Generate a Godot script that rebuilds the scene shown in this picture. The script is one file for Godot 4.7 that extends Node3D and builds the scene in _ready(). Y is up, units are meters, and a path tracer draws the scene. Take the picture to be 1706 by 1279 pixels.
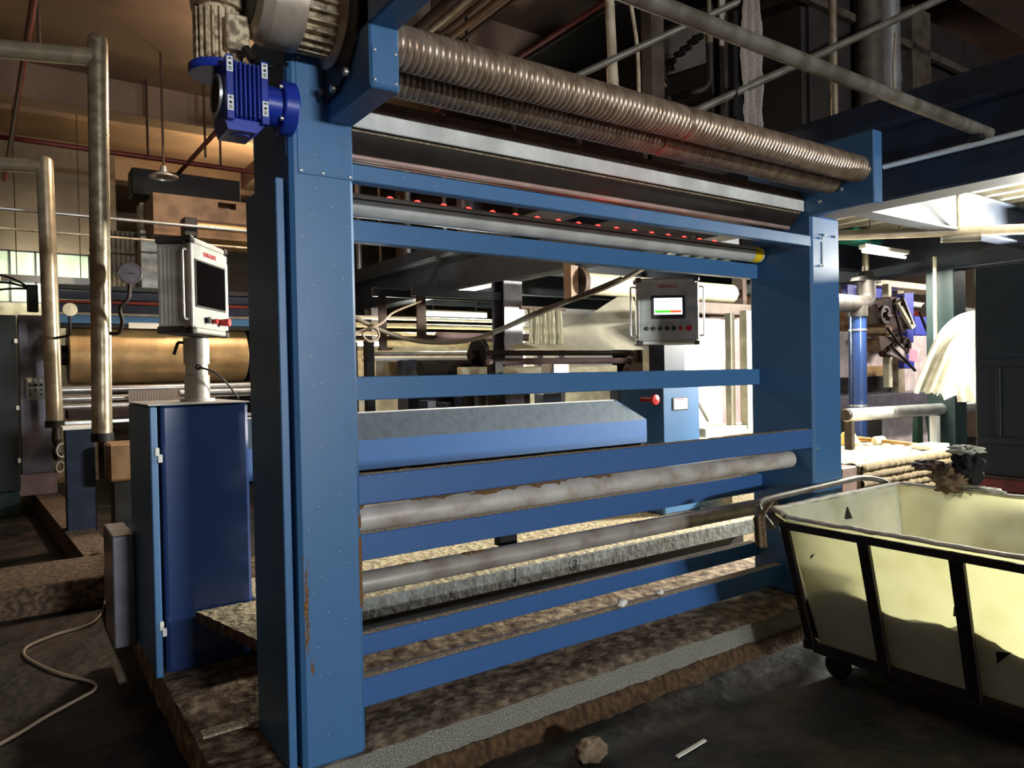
extends Node3D

# ---------------------------------------------------------------- mesh builder
class MB:
	var v := PackedVector3Array()
	var n := PackedVector3Array()
	var uv := PackedVector2Array()
	var t := Transform3D()
	func tri(a: Vector3, b: Vector3, c: Vector3, na: Vector3, nb: Vector3, nc: Vector3, ua := Vector2.ZERO, ub := Vector2.ZERO, uc := Vector2.ZERO) -> void:
		# a, b, c counter-clockwise seen from outside; stored clockwise as the engine wants
		for q in [[a, na, ua], [c, nc, uc], [b, nb, ub]]:
			v.append(t * (q[0] as Vector3)); n.append((t.basis * (q[1] as Vector3)).normalized()); uv.append(q[2])
	func poly(p: Array, out: Vector3) -> void:
		var m: Vector3 = (p[1] - p[0]).cross(p[2] - p[0])
		if m.length() < 1e-12 and p.size() > 3:
			m = (p[2] - p[0]).cross(p[3] - p[0])
		if m.length() < 1e-12:
			return
		m = m.normalized()
		var flip := m.dot(out) < 0.0
		if flip:
			m = -m
		for i in range(1, p.size() - 1):
			if flip:
				tri(p[0], p[i + 1], p[i], m, m, m)
			else:
				tri(p[0], p[i], p[i + 1], m, m, m)
	func quad_uv(a: Vector3, b: Vector3, c: Vector3, d: Vector3) -> void:
		# a lower left, b lower right, c upper right, d upper left
		var m := (b - a).cross(d - a).normalized()
		tri(a, b, c, m, m, m, Vector2(0, 1), Vector2(1, 1), Vector2(1, 0))
		tri(a, c, d, m, m, m, Vector2(0, 1), Vector2(1, 0), Vector2(0, 0))
	func box(lo: Vector3, hi: Vector3, b := 0.004) -> MB:
		var c := (lo + hi) * 0.5
		var h := ((hi - lo) * 0.5).abs()
		b = minf(b, minf(h.x, minf(h.y, h.z)) * 0.49)
		for ax in 3:
			var j := (ax + 1) % 3
			var k := (ax + 2) % 3
			for s in [-1.0, 1.0]:
				var p := []
				for q in [[-1, -1], [1, -1], [1, 1], [-1, 1]]:
					var w := Vector3()
					w[ax] = s * h[ax]; w[j] = q[0] * (h[j] - b); w[k] = q[1] * (h[k] - b)
					p.append(c + w)
				var o := Vector3(); o[ax] = s
				poly(p, o)
				if b > 0.0:
					for s2 in [-1.0, 1.0]:
						var e := []
						for q in [[0, -1], [0, 1], [1, 1], [1, -1]]:
							var w := Vector3()
							w[ax] = s * (h[ax] - (b if q[0] == 1 else 0.0)); w[j] = s2 * (h[j] - (0.0 if q[0] == 1 else b)); w[k] = q[1] * (h[k] - b)
							e.append(c + w)
						var o2 := Vector3(); o2[ax] = s; o2[j] = s2
						poly(e, o2)
		if b > 0.0:
			for sx in [-1.0, 1.0]:
				for sy in [-1.0, 1.0]:
					for sz in [-1.0, 1.0]:
						var sg := Vector3(sx, sy, sz)
						poly([c + sg * (h - Vector3(0, b, b)), c + sg * (h - Vector3(b, 0, b)), c + sg * (h - Vector3(b, b, 0))], sg)
		return self
	func frame_of(d: Vector3) -> Basis:
		d = d.normalized()
		var a := Vector3.UP if absf(d.y) < 0.9 else Vector3.RIGHT
		var x := a.cross(d).normalized()
		return Basis(x, d.cross(x).normalized(), d)
	func lathe(a: Vector3, dir: Vector3, prof: Array, seg := 24) -> MB:
		# prof: Vector2(distance along dir, radius)
		var f := frame_of(dir)
		for i in prof.size() - 1:
			var p: Vector2 = prof[i]
			var q: Vector2 = prof[i + 1]
			var sl := Vector2(q.y - p.y, q.x - p.x)
			if sl.length() < 1e-9:
				continue
			sl = sl.normalized()
			for k in seg:
				var t0 := TAU * k / seg
				var t1 := TAU * (k + 1) / seg
				var r0 := f.x * cos(t0) + f.y * sin(t0)
				var r1 := f.x * cos(t1) + f.y * sin(t1)
				var n0 := r0 * sl.y - f.z * sl.x
				var n1 := r1 * sl.y - f.z * sl.x
				var A := a + f.z * p.x + r0 * p.y
				var B := a + f.z * p.x + r1 * p.y
				var Cc := a + f.z * q.x + r1 * q.y
				var D := a + f.z * q.x + r0 * q.y
				if p.y > 1e-6:
					tri(A, B, Cc, n0, n1, n1)
				if q.y > 1e-6:
					tri(A, Cc, D, n0, n1, n0)
		return self
	func cyl(a: Vector3, b: Vector3, r: float, seg := 20, r2 := -1.0, bev := 0.0) -> MB:
		var l := (b - a).length()
		var q := r if r2 < 0.0 else r2
		if bev > 0.0:
			return lathe(a, b - a, [Vector2(0, 0), Vector2(0, r - bev), Vector2(bev, r), Vector2(l - bev, q), Vector2(l, q - bev), Vector2(l, 0)], seg)
		return lathe(a, b - a, [Vector2(0, 0), Vector2(0, r), Vector2(l, q), Vector2(l, 0)], seg)
	func ring(a: Vector3, b: Vector3, r: float, ri: float, seg := 28) -> MB:
		var l := (b - a).length()
		return lathe(a, b - a, [Vector2(0, ri), Vector2(0, r), Vector2(l, r), Vector2(l, ri), Vector2(0, ri)], seg)
	func tube(p: Array, r: float, seg := 10) -> MB:
		# round bar swept along the points
		var m := p.size()
		var ds := []
		for i in m:
			var d: Vector3 = (p[mini(i + 1, m - 1)] - p[maxi(i - 1, 0)])
			ds.append(d.normalized())
		var x: Vector3 = frame_of(ds[0]).x
		var prev := []
		for i in m:
			var d: Vector3 = ds[i]
			x = (x - d * x.dot(d)).normalized()
			var y := d.cross(x)
			var row := []
			for k in seg:
				var w := TAU * k / seg
				row.append(x * cos(w) + y * sin(w))
			if i > 0:
				for k in seg:
					var k1 := (k + 1) % seg
					var P0: Vector3 = p[i - 1]
					var P1: Vector3 = p[i]
					tri(P0 + prev[k] * r, P0 + prev[k1] * r, P1 + row[k1] * r, prev[k], prev[k1], row[k1])
					tri(P0 + prev[k] * r, P1 + row[k1] * r, P1 + row[k] * r, prev[k], row[k1], row[k])
			if i == 0 or i == m - 1:
				var cap := []
				for k in seg:
					cap.append(p[i] + row[k] * r)
				poly(cap, -d if i == 0 else d)
			prev = row
		return self
	func prism(pts: Array, o: Vector3, ux: Vector3, uy: Vector3, depth: Vector3) -> MB:
		var pk := PackedVector2Array(pts)
		if Geometry2D.is_polygon_clockwise(pk):
			pk.reverse()
		var ids := Geometry2D.triangulate_polygon(pk)
		for s in [0.0, 1.0]:
			for i in range(0, ids.size(), 3):
				var q := []
				for k in 3:
					q.append(o + ux * pk[ids[i + k]].x + uy * pk[ids[i + k]].y + depth * s)
				poly(q, depth * (s * 2.0 - 1.0))
		var hand := signf(ux.cross(uy).dot(depth))
		for i in pk.size():
			var a := pk[i]
			var b := pk[(i + 1) % pk.size()]
			var e := b - a
			var out := (ux * e.y - uy * e.x)
			var A := o + ux * a.x + uy * a.y
			var B := o + ux * b.x + uy * b.y
			poly([A, B, B + depth, A + depth], out)
		return self
	func slab(p: Array, th: Vector3) -> MB:
		# a flat convex plate given by its corners, thickened by th
		var c := Vector3()
		for q in p:
			c += q / p.size()
		poly(p, -th)
		var u := []
		for q in p:
			u.append(q + th)
		poly(u, th)
		for i in p.size():
			var j := (i + 1) % p.size()
			poly([p[i], p[j], u[j], u[i]], (p[i] + p[j]) * 0.5 - c)
		return self
	func grid(nu: int, nv: int, fn: Callable) -> MB:
		var g := []
		for j in nv + 1:
			var row := []
			for i in nu + 1:
				row.append(fn.call(float(i) / nu, float(j) / nv))
			g.append(row)
		var nn := []
		for j in nv + 1:
			var row := []
			for i in nu + 1:
				var du: Vector3 = g[j][mini(i + 1, nu)] - g[j][maxi(i - 1, 0)]
				var dv: Vector3 = g[mini(j + 1, nv)][i] - g[maxi(j - 1, 0)][i]
				var m := du.cross(dv)
				row.append(m.normalized() if m.length() > 1e-12 else Vector3.UP)
			nn.append(row)
		for j in nv:
			for i in nu:
				tri(g[j][i], g[j][i + 1], g[j + 1][i + 1], nn[j][i], nn[j][i + 1], nn[j + 1][i + 1])
				tri(g[j][i], g[j + 1][i + 1], g[j + 1][i], nn[j][i], nn[j + 1][i + 1], nn[j + 1][i])
		return self
	func lump(c: Vector3, s: Vector3, seed_: int, amp := 0.25, res := 18) -> MB:
		var nz := FastNoiseLite.new()
		nz.seed = seed_; nz.frequency = 1.1
		return grid(res * 2, res, func(u: float, w: float) -> Vector3:
			var th := -u * TAU
			var ph := (w - 0.5) * PI
			var d := Vector3(cos(ph) * cos(th), sin(ph), cos(ph) * sin(th))
			var k := 1.0 + amp * nz.get_noise_3d(d.x * 1.5, d.y * 1.5, d.z * 1.5) * 2.0
			return c + d * s * k)

# ---------------------------------------------------------------- objects
var base_of := {}
var names := {}

func numbered(called: String) -> String:
	var k: int = names.get(called, 0)
	names[called] = k + 1
	return called if k == 0 else "%s_%03d" % [called, k]

func thing(called: String, label: String, category: String, at: Vector3, group := "") -> Node3D:
	var o := Node3D.new()
	o.name = numbered(called)
	add_child(o, true)
	o.position = at
	base_of[o] = at
	o.set_meta("label", label); o.set_meta("category", category)
	if group != "":
		o.set_meta("group", group)
	return o

func mesh_of(mb: MB, at: Vector3) -> ArrayMesh:
	var a := []
	a.resize(Mesh.ARRAY_MAX)
	var vv := PackedVector3Array()
	vv.resize(mb.v.size())
	for i in mb.v.size():
		vv[i] = mb.v[i] - at
	a[Mesh.ARRAY_VERTEX] = vv
	a[Mesh.ARRAY_NORMAL] = mb.n
	a[Mesh.ARRAY_TEX_UV] = mb.uv
	var m := ArrayMesh.new()
	m.add_surface_from_arrays(Mesh.PRIMITIVE_TRIANGLES, a)
	return m

func part(called: String, mb: MB, mat: Material, parent: Node3D, label := "") -> MeshInstance3D:
	var o := MeshInstance3D.new()
	o.name = called
	var at: Vector3 = base_of[parent]
	base_of[o] = at
	o.mesh = mesh_of(mb, at)
	o.material_override = mat
	parent.add_child(o, true)
	if label != "":
		o.set_meta("label", label)
	return o

func solo(called: String, mb: MB, label: String, category: String, mat: Material, group := "") -> MeshInstance3D:
	var lo := Vector3(INF, INF, INF)
	var hi := -lo
	for p in mb.v:
		lo = lo.min(p); hi = hi.max(p)
	var at := Vector3((lo.x + hi.x) * 0.5, lo.y, (lo.z + hi.z) * 0.5)
	var o := MeshInstance3D.new()
	o.name = numbered(called)
	o.mesh = mesh_of(mb, at)
	o.material_override = mat
	o.position = at
	base_of[o] = at
	add_child(o, true)
	if label != "":
		o.set_meta("label", label); o.set_meta("category", category)
	if group != "":
		o.set_meta("group", group)
	return o

func struct(called: String, mb: MB, mat: Material, label: String, category: String) -> MeshInstance3D:
	var o := solo(called, mb, label, category, mat)
	o.set_meta("kind", "structure")
	return o

func B(x0: float, x1: float, y0: float, y1: float, z0: float, z1: float, b := 0.004) -> MB:
	return MB.new().box(Vector3(minf(x0, x1), minf(y0, y1), minf(z0, z1)), Vector3(maxf(x0, x1), maxf(y0, y1), maxf(z0, z1)), b)

func V(x: float, y: float, z: float) -> Vector3:
	return Vector3(x, y, z)

func C(a: Vector3, b: Vector3, r: float, seg := 20, r2 := -1.0, bev := 0.0) -> MB:
	return MB.new().cyl(a, b, r, seg, r2, bev)

func bend(pts: Array, r: float, steps := 6) -> Array:
	# rounds the corners of a path
	var out := [pts[0]]
	for i in range(1, pts.size() - 1):
		var p: Vector3 = pts[i]
		var a: Vector3 = p + (pts[i - 1] - p).normalized() * minf(r, (pts[i - 1] - p).length() * 0.45)
		var b: Vector3 = p + (pts[i + 1] - p).normalized() * minf(r, (pts[i + 1] - p).length() * 0.45)
		for k in steps + 1:
			var w := float(k) / steps
			out.append(a.lerp(p, w).lerp(p.lerp(b, w), w))
	out.append(pts[-1])
	return out

func smooth_path(pts: Array, per := 6) -> Array:
	var out := []
	for i in pts.size() - 1:
		var p0: Vector3 = pts[maxi(i - 1, 0)]
		var p1: Vector3 = pts[i]
		var p2: Vector3 = pts[i + 1]
		var p3: Vector3 = pts[mini(i + 2, pts.size() - 1)]
		for k in per:
			out.append(p1.cubic_interpolate(p2, p0, p3, float(k) / per))
	out.append(pts[-1])
	return out

# ---------------------------------------------------------------- materials
var tex := {}

func noise_tex(key: String, kind: int, freq: float, offs: Array, cols: Array, oct := 4, size := 512, seed_ := 1, normal := 0.0) -> NoiseTexture2D:
	if tex.has(key):
		return tex[key]
	var nz := FastNoiseLite.new()
	nz.noise_type = kind
	nz.frequency = freq
	nz.seed = seed_
	nz.fractal_octaves = oct
	if kind == FastNoiseLite.TYPE_CELLULAR:
		nz.fractal_type = FastNoiseLite.FRACTAL_NONE
		nz.cellular_return_type = FastNoiseLite.RETURN_DISTANCE
	var q := NoiseTexture2D.new()
	q.width = size; q.height = size
	q.seamless = true
	q.noise = nz
	if normal > 0.0:
		q.as_normal_map = true
		q.bump_strength = normal
	else:
		var g := Gradient.new()
		g.offsets = PackedFloat32Array(offs)
		g.colors = PackedColorArray(cols)
		q.color_ramp = g
	tex[key] = q
	return q

func G(x: float) -> Color:
	return Color(x, x, x)

func mat(col: Color, rough: float, metal := 0.0, tx: Texture2D = null, sc := 1.0, nt: Texture2D = null, ns := 0.4) -> StandardMaterial3D:
	var m := StandardMaterial3D.new()
	m.albedo_color = col
	m.roughness = rough
	m.metallic = metal
	if tx:
		m.albedo_texture = tx
	if nt:
		m.normal_enabled = true
		m.normal_texture = nt
		m.normal_scale = ns
	if tx or nt:
		m.uv1_triplanar = true
		m.uv1_world_triplanar = true
		m.uv1_scale = Vector3.ONE * sc
	return m

func glow(col: Color, e: float) -> StandardMaterial3D:
	var m := mat(Color(0.9, 0.9, 0.9), 0.4)
	m.emission_enabled = true
	m.emission = col
	m.emission_energy_multiplier = e
	return m

func area(at: Vector3, towards: Vector3, size: Vector2, col: Color, e: float, parent: Node3D = null) -> void:
	var l := AreaLight3D.new()
	l.area_size = size
	l.area_normalize_energy = false
	l.light_color = col
	l.light_energy = e
	l.area_range = 40.0
	l.area_attenuation = 2.0
	l.shadow_enabled = true
	l.name = "lamp_light"
	(parent if parent else self).add_child(l, true)
	var up := Vector3.UP if absf(towards.normalized().y) < 0.95 else Vector3.RIGHT
	l.global_transform = Transform3D(Basis.looking_at(towards, up), at)

var M := {}

func make_materials() -> void:
	var SM := FastNoiseLite.TYPE_SIMPLEX_SMOOTH
	var CE := FastNoiseLite.TYPE_CELLULAR
	var blotch := noise_tex("blotch", SM, 0.008, [0.25, 0.75], [G(0.86), G(1.0)], 5)
	var grime := noise_tex("grime", SM, 0.010, [0.2, 0.45, 0.7], [Color(0.74, 0.71, 0.68), Color(0.9, 0.89, 0.87), G(1.0)], 6, 512, 3)
	var grain := noise_tex("grain", SM, 0.06, [0.2, 0.8], [G(0.75), G(1.0)], 4, 512, 5)
	# paint with small pale chips where it is knocked off, and faint drips of grime
	var ub := Color(0.25, 0.43, 0.615)
	var paint := noise_tex("paint", CE, 0.009, [0.0, 0.012, 0.02, 0.7, 1.0], [Color(0.72, 0.76, 0.78), Color(0.6, 0.68, 0.74), ub * 0.97, ub, ub * 0.93], 1, 1024, 11)
	var uw := Color(0.21, 0.375, 0.60)
	var paint_low := noise_tex("paint_low", CE, 0.016, [0.0, 0.02, 0.03, 0.7, 1.0], [Color(0.75, 0.78, 0.78), Color(0.55, 0.63, 0.7), uw * 0.96, uw, uw * 0.9], 1, 1024, 12)
	var un := Color(0.165, 0.245, 0.43)
	var paint_navy := noise_tex("paint_navy", CE, 0.013, [0.0, 0.012, 0.02, 0.7, 1.0], [Color(0.6, 0.64, 0.7), Color(0.36, 0.42, 0.52), un * 0.96, un, un * 0.9], 1, 1024, 13)
	var rust := noise_tex("rust", SM, 0.02, [0.1, 0.5, 0.9], [Color(0.9, 0.89, 0.88), Color(0.82, 0.8, 0.78), Color(0.66, 0.61, 0.57)], 5, 512, 8)
	var rust_heavy := noise_tex("rust_heavy", SM, 0.03, [0.1, 0.4, 0.6, 0.85], [Color(0.74, 0.71, 0.67), Color(0.68, 0.64, 0.60), Color(0.58, 0.52, 0.47), Color(0.48, 0.40, 0.34)], 6, 512, 9)
	var concrete := noise_tex("concrete", SM, 0.012, [0.15, 0.4, 0.6, 0.85], [Color(0.27, 0.21, 0.17), Color(0.42, 0.35, 0.29), Color(0.52, 0.46, 0.39), Color(0.66, 0.6, 0.52)], 6, 1024, 21)
	var speck := noise_tex("speck", SM, 0.16, [0.15, 0.4, 0.52, 0.66, 0.85], [Color(0.26, 0.25, 0.23), Color(0.40, 0.39, 0.37), Color(0.50, 0.49, 0.47), Color(0.66, 0.66, 0.63), Color(0.92, 0.92, 0.89)], 3, 1024, 22)
	var wet := noise_tex("wet", SM, 0.006, [0.25, 0.44, 0.52, 0.8], [Color(0.035, 0.028, 0.025), Color(0.085, 0.065, 0.055), Color(0.21, 0.165, 0.14), Color(0.34, 0.28, 0.245)], 6, 1024, 23)
	var lint := noise_tex("lint", SM, 0.06, [0.2, 0.5, 0.8], [Color(0.60, 0.54, 0.46), Color(0.78, 0.73, 0.65), Color(0.93, 0.90, 0.84)], 5, 512, 24)
	var plastic := noise_tex("plastic", SM, 0.01, [0.2, 0.5, 0.8], [Color(0.92, 0.91, 0.83), Color(0.97, 0.97, 0.92), Color(1, 1, 0.97)], 5, 512, 25)
	var motor_dirt := noise_tex("motor_dirt", SM, 0.02, [0.2, 0.42, 0.55], [Color(0.5, 0.44, 0.38), Color(0.78, 0.73, 0.67), Color(0.97, 0.95, 0.9)], 6, 512, 26)
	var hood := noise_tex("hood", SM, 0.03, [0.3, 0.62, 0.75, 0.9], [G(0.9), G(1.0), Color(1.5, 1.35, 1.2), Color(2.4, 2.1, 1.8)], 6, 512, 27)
	var bump := noise_tex("bump", SM, 0.03, [], [], 5, 512, 31, 4.0)
	var bump_fine := noise_tex("bump_fine", SM, 0.12, [], [], 3, 512, 32, 3.0)
	var ripple := noise_tex("ripple", SM, 0.01, [], [], 2, 512, 33, 2.0)

	M.blue = mat(Color.WHITE, 0.4, 0.0, paint, 1.0, ripple, 0.1)
	M.blue_worn = mat(Color.WHITE, 0.45, 0.0, paint_low, 1.2, ripple, 0.1)
	M.blue_dark = mat(Color(0.15, 0.19, 0.27), 0.38, 0.0, blotch, 1.0)
	M.navy = mat(Color.WHITE, 0.2, 0.0, paint_navy, 0.9, ripple, 0.1)
	M.beam = mat(Color(0.10, 0.13, 0.19), 0.55, 0.0, grime, 0.6)
	M.teal = mat(Color(0.11, 0.19, 0.19), 0.5, 0.0, blotch, 0.8)
	M.gear_blue = mat(Color(0.13, 0.23, 0.66), 0.3, 0.0, blotch, 2.0)
	M.motor = mat(Color(0.86, 0.80, 0.70), 0.5, 0.0, motor_dirt, 2.2)
	M.motor_cowl = mat(Color(0.72, 0.66, 0.60), 0.42, 0.3, grime, 1.4)
	M.iron = mat(Color(0.22, 0.18, 0.16), 0.5, 0.5, grime, 1.5)
	M.iron_dark = mat(Color(0.10, 0.09, 0.085), 0.6, 0.2, grime, 1.5)
	M.bolt = mat(Color(0.78, 0.77, 0.74), 0.35, 0.8)
	M.spiral = mat(Color(0.90, 0.84, 0.78), 0.36, 0.5, rust_heavy, 0.9)
	M.roller = mat(Color(0.94, 0.92, 0.90), 0.4, 0.12, rust, 0.5)
	M.roller_low = mat(Color(0.84, 0.82, 0.80), 0.35, 0.25, rust, 0.4)
	M.alu = mat(Color(0.94, 0.93, 0.91), 0.5, 0.0, blotch, 0.7)
	M.alu_tube = mat(Color(0.84, 0.83, 0.81), 0.42, 0.1, blotch, 1.0)
	M.drum_core = mat(Color(0.20, 0.165, 0.145), 0.55, 0.2, grime, 1.0)
	M.drum_slat = mat(Color(0.36, 0.30, 0.27), 0.5, 0.2, grime, 1.0)
	M.pink_tube = mat(Color(0.80, 0.66, 0.62), 0.4, 0.3, blotch, 1.0)
	M.chrome = mat(Color(0.80, 0.74, 0.64), 0.3, 0.55, blotch, 1.5, ripple, 0.1)
	M.chrome_old = mat(Color(0.70, 0.65, 0.56), 0.33, 0.6, grime, 1.2, bump, 0.12)
	M.silver = mat(Color(0.78, 0.77, 0.76), 0.3, 0.7, blotch, 1.0)
	M.white_pipe = mat(Color(0.82, 0.76, 0.66), 0.5, 0.0, grime, 0.9)
	M.grey_pipe = mat(Color(0.50, 0.48, 0.44), 0.5, 0.3, grime, 1.0)
	M.dark_pipe = mat(Color(0.24, 0.22, 0.21), 0.5, 0.3, grime, 1.0)
	M.red_pipe = mat(Color(0.42, 0.12, 0.09), 0.5, 0.0, grime, 1.0)
	M.red = mat(Color(0.75, 0.12, 0.10), 0.4)
	M.yellow = mat(Color(0.95, 0.80, 0.10), 0.45)
	M.black = mat(Color(0.04, 0.04, 0.045), 0.5)
	M.hmi = mat(Color(0.80, 0.78, 0.74), 0.42, 0.25, blotch, 2.0)
	M.hmi_face = mat(Color(0.76, 0.77, 0.74), 0.5, 0.1, blotch, 2.0)
	M.hmi_corner = mat(Color(0.20, 0.18, 0.18), 0.5)
	M.screen_off = mat(Color(0.05, 0.045, 0.045), 0.9)
	M.screen_off.metallic_specular = 0.0
	M.white = mat(Color(0.90, 0.89, 0.86), 0.5)
	M.sticker = mat(Color(0.92, 0.92, 0.92), 0.5)
	M.concrete = mat(Color(1.0, 0.97, 0.93), 0.85, 0.0, concrete, 0.8, bump, 0.8)
	M.speckled = mat(Color(0.95, 0.94, 0.90), 0.8, 0.0, speck, 1.0, bump_fine, 0.6)
	M.rubble = mat(Color(0.62, 0.52, 0.40), 0.95, 0.0, concrete, 2.0, bump_fine, 1.0)
	M.floor = mat(Color(0.62, 0.58, 0.55), 0.62, 0.0, wet, 0.35, bump, 0.5)
	M.slab_top = mat(Color(0.95, 0.93, 0.84), 0.9, 0.0, lint, 1.0, bump, 0.8)
	M.slab_face = mat(Color(0.50, 0.51, 0.50), 0.8, 0.0, grime, 1.2, bump, 0.6)
	M.lint = mat(Color(0.76, 0.72, 0.68), 0.95, 0.0, lint, 1.5, bump, 0.8)
	M.plate = mat(Color(0.72, 0.66, 0.60), 0.85, 0.0, concrete, 1.5)
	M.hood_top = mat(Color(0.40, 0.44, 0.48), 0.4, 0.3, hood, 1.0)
	M.deck = mat(Color(0.58, 0.57, 0.52), 0.6, 0.0, grime, 0.6)
	M.cream = mat(Color(0.86, 0.82, 0.70), 0.6, 0.0, blotch, 1.0)
	M.cream_dim = mat(Color(0.62, 0.57, 0.48), 0.6, 0.0, grime, 0.8)
	M.brown = mat(Color(0.30, 0.21, 0.16), 0.7, 0.0, grime, 1.0)
	M.mauve = mat(Color(0.52, 0.42, 0.42), 0.6, 0.0, blotch, 1.0)
	M.ceiling = mat(Color(0.52, 0.42, 0.35), 0.85, 0.0, blotch, 0.2)
	M.wall = mat(Color(0.46, 0.39, 0.32), 0.85, 0.0, blotch, 0.3)
	M.casing = mat(Color(0.155, 0.125, 0.11), 0.7, 0.0, grime, 0.5)
	M.casing_trim = mat(Color(0.34, 0.29, 0.255), 0.6, 0.1, grime, 0.8)
	M.gold = mat(Color(0.80, 0.66, 0.46), 0.42, 0.3, blotch, 1.0)
	M.bronze = mat(Color(0.55, 0.42, 0.30), 0.6, 0.0, grime, 0.5)
	M.panel_grey = mat(Color(0.44, 0.42, 0.46), 0.32, 0.3, blotch, 1.0)
	M.cabinet_teal = mat(Color(0.08, 0.11, 0.12), 0.5, 0.0, blotch, 1.0)
	M.cabinet_black = mat(Color(0.07, 0.075, 0.07), 0.6, 0.0, grime, 1.0)
	M.cloth = mat(Color(0.80, 0.79, 0.72), 0.9, 0.0, blotch, 2.0, bump_fine, 0.3)
	M.cloth_web = mat(Color(0.62, 0.60, 0.53), 0.9, 0.0, blotch, 1.0)
	M.cloth_grey = mat(Color(0.70, 0.64, 0.60), 0.9, 0.0, grain, 2.0)
	M.cloth_black = mat(Color(0.05, 0.045, 0.05), 0.9)
	M.rag = mat(Color(0.55, 0.48, 0.40), 0.95, 0.0, lint, 3.0, bump, 1.0)
	M.steel_frame = mat(Color(0.16, 0.115, 0.09), 0.6, 0.3, grime, 1.5)
	M.plastic = mat(Color(0.96, 0.95, 0.87), 0.5, 0.0, plastic, 0.7, ripple, 0.2)
	M.plastic.backlight_enabled = true
	M.plastic.backlight = Color(0.92, 0.92, 0.80)
	M.plastic_rim = mat(Color(0.86, 0.83, 0.76), 0.7, 0.0, blotch, 1.0, bump, 0.5)
	M.stack = mat(Color(0.80, 0.78, 0.70), 0.9, 0.0, lint, 2.0, bump, 0.6)
	M.stack_side = mat(Color(0.42, 0.38, 0.28), 0.95, 0.0, lint, 3.0, bump, 1.0)
	M.cable = mat(Color(0.62, 0.54, 0.46), 0.6)
	M.hose = mat(Color(0.36, 0.31, 0.24), 0.6)
	M.spin_blue = mat(Color(0.20, 0.24, 0.62), 0.5)
	M.pale_machine = mat(Color(0.84, 0.78, 0.76), 0.55, 0.0, blotch, 0.8)
	M.green = mat(Color(0.05, 0.16, 0.08), 0.5)
	M.wood = mat(Color(0.72, 0.56, 0.34), 0.7, 0.0, grain, 1.5)
	M.window = mat(Color(0.72, 0.76, 0.66), 0.6, 0.0, blotch, 0.6)
	M.laundry = mat(Color(0.17, 0.11, 0.075), 0.95, 0.0, grain, 1.0)
	M.rust_crust = mat(Color(0.62, 0.48, 0.34), 0.95, 0.0, lint, 2.5, bump_fine, 0.8)
	M.brush = mat(Color(0.16, 0.13, 0.08), 0.95, 0.0, lint, 3.0, bump, 1.0)
	M.tube_glow = glow(Color(0.95, 1.0, 0.98), 6.0)
	M.red_glow = glow(Color(1.0, 0.09, 0.07), 14.0)
	M.warm_glow = glow(Color(1.0, 0.9, 0.75), 4.0)

# A fluorescent batten: a sheet-steel housing and a glowing tube along a, with an area light just in front of the tube
func batten(label: String, a: Vector3, b: Vector3, face: Vector3, col: Color, e: float, width := 0.07, hang := 0.0) -> void:
	var mid := (a + b) * 0.5
	var t := thing("fluorescent_lamp", label, "lamp", mid)  # seen and unseen lamps share this name
	var d := (b - a)
	var f := face.normalized()
	var side := d.normalized().cross(f)
	var h := MB.new()
	h.t = Transform3D(Basis(d.normalized(), f, side), mid - f * 0.055)
	h.box(Vector3(-d.length() * 0.52, -0.025, -0.045), Vector3(d.length() * 0.52, 0.022, 0.045), 0.006)
	part("housing", h, M.white, t)
	part("tube", C(a, b, 0.016, 12), M.tube_glow, t)
	if hang > 0.0:
		for w in [0.15, 0.85]:
			var p := a.lerp(b, w) - f * 0.06
			part("suspension_rod", C(p, V(p.x, hang, p.z), 0.006, 8), M.iron_dark, t)
	area(mid + f * 0.03, f, Vector2(d.length(), width) if absf(d.y) < 0.01 else Vector2(width, d.length()), col, e, t)

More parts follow.
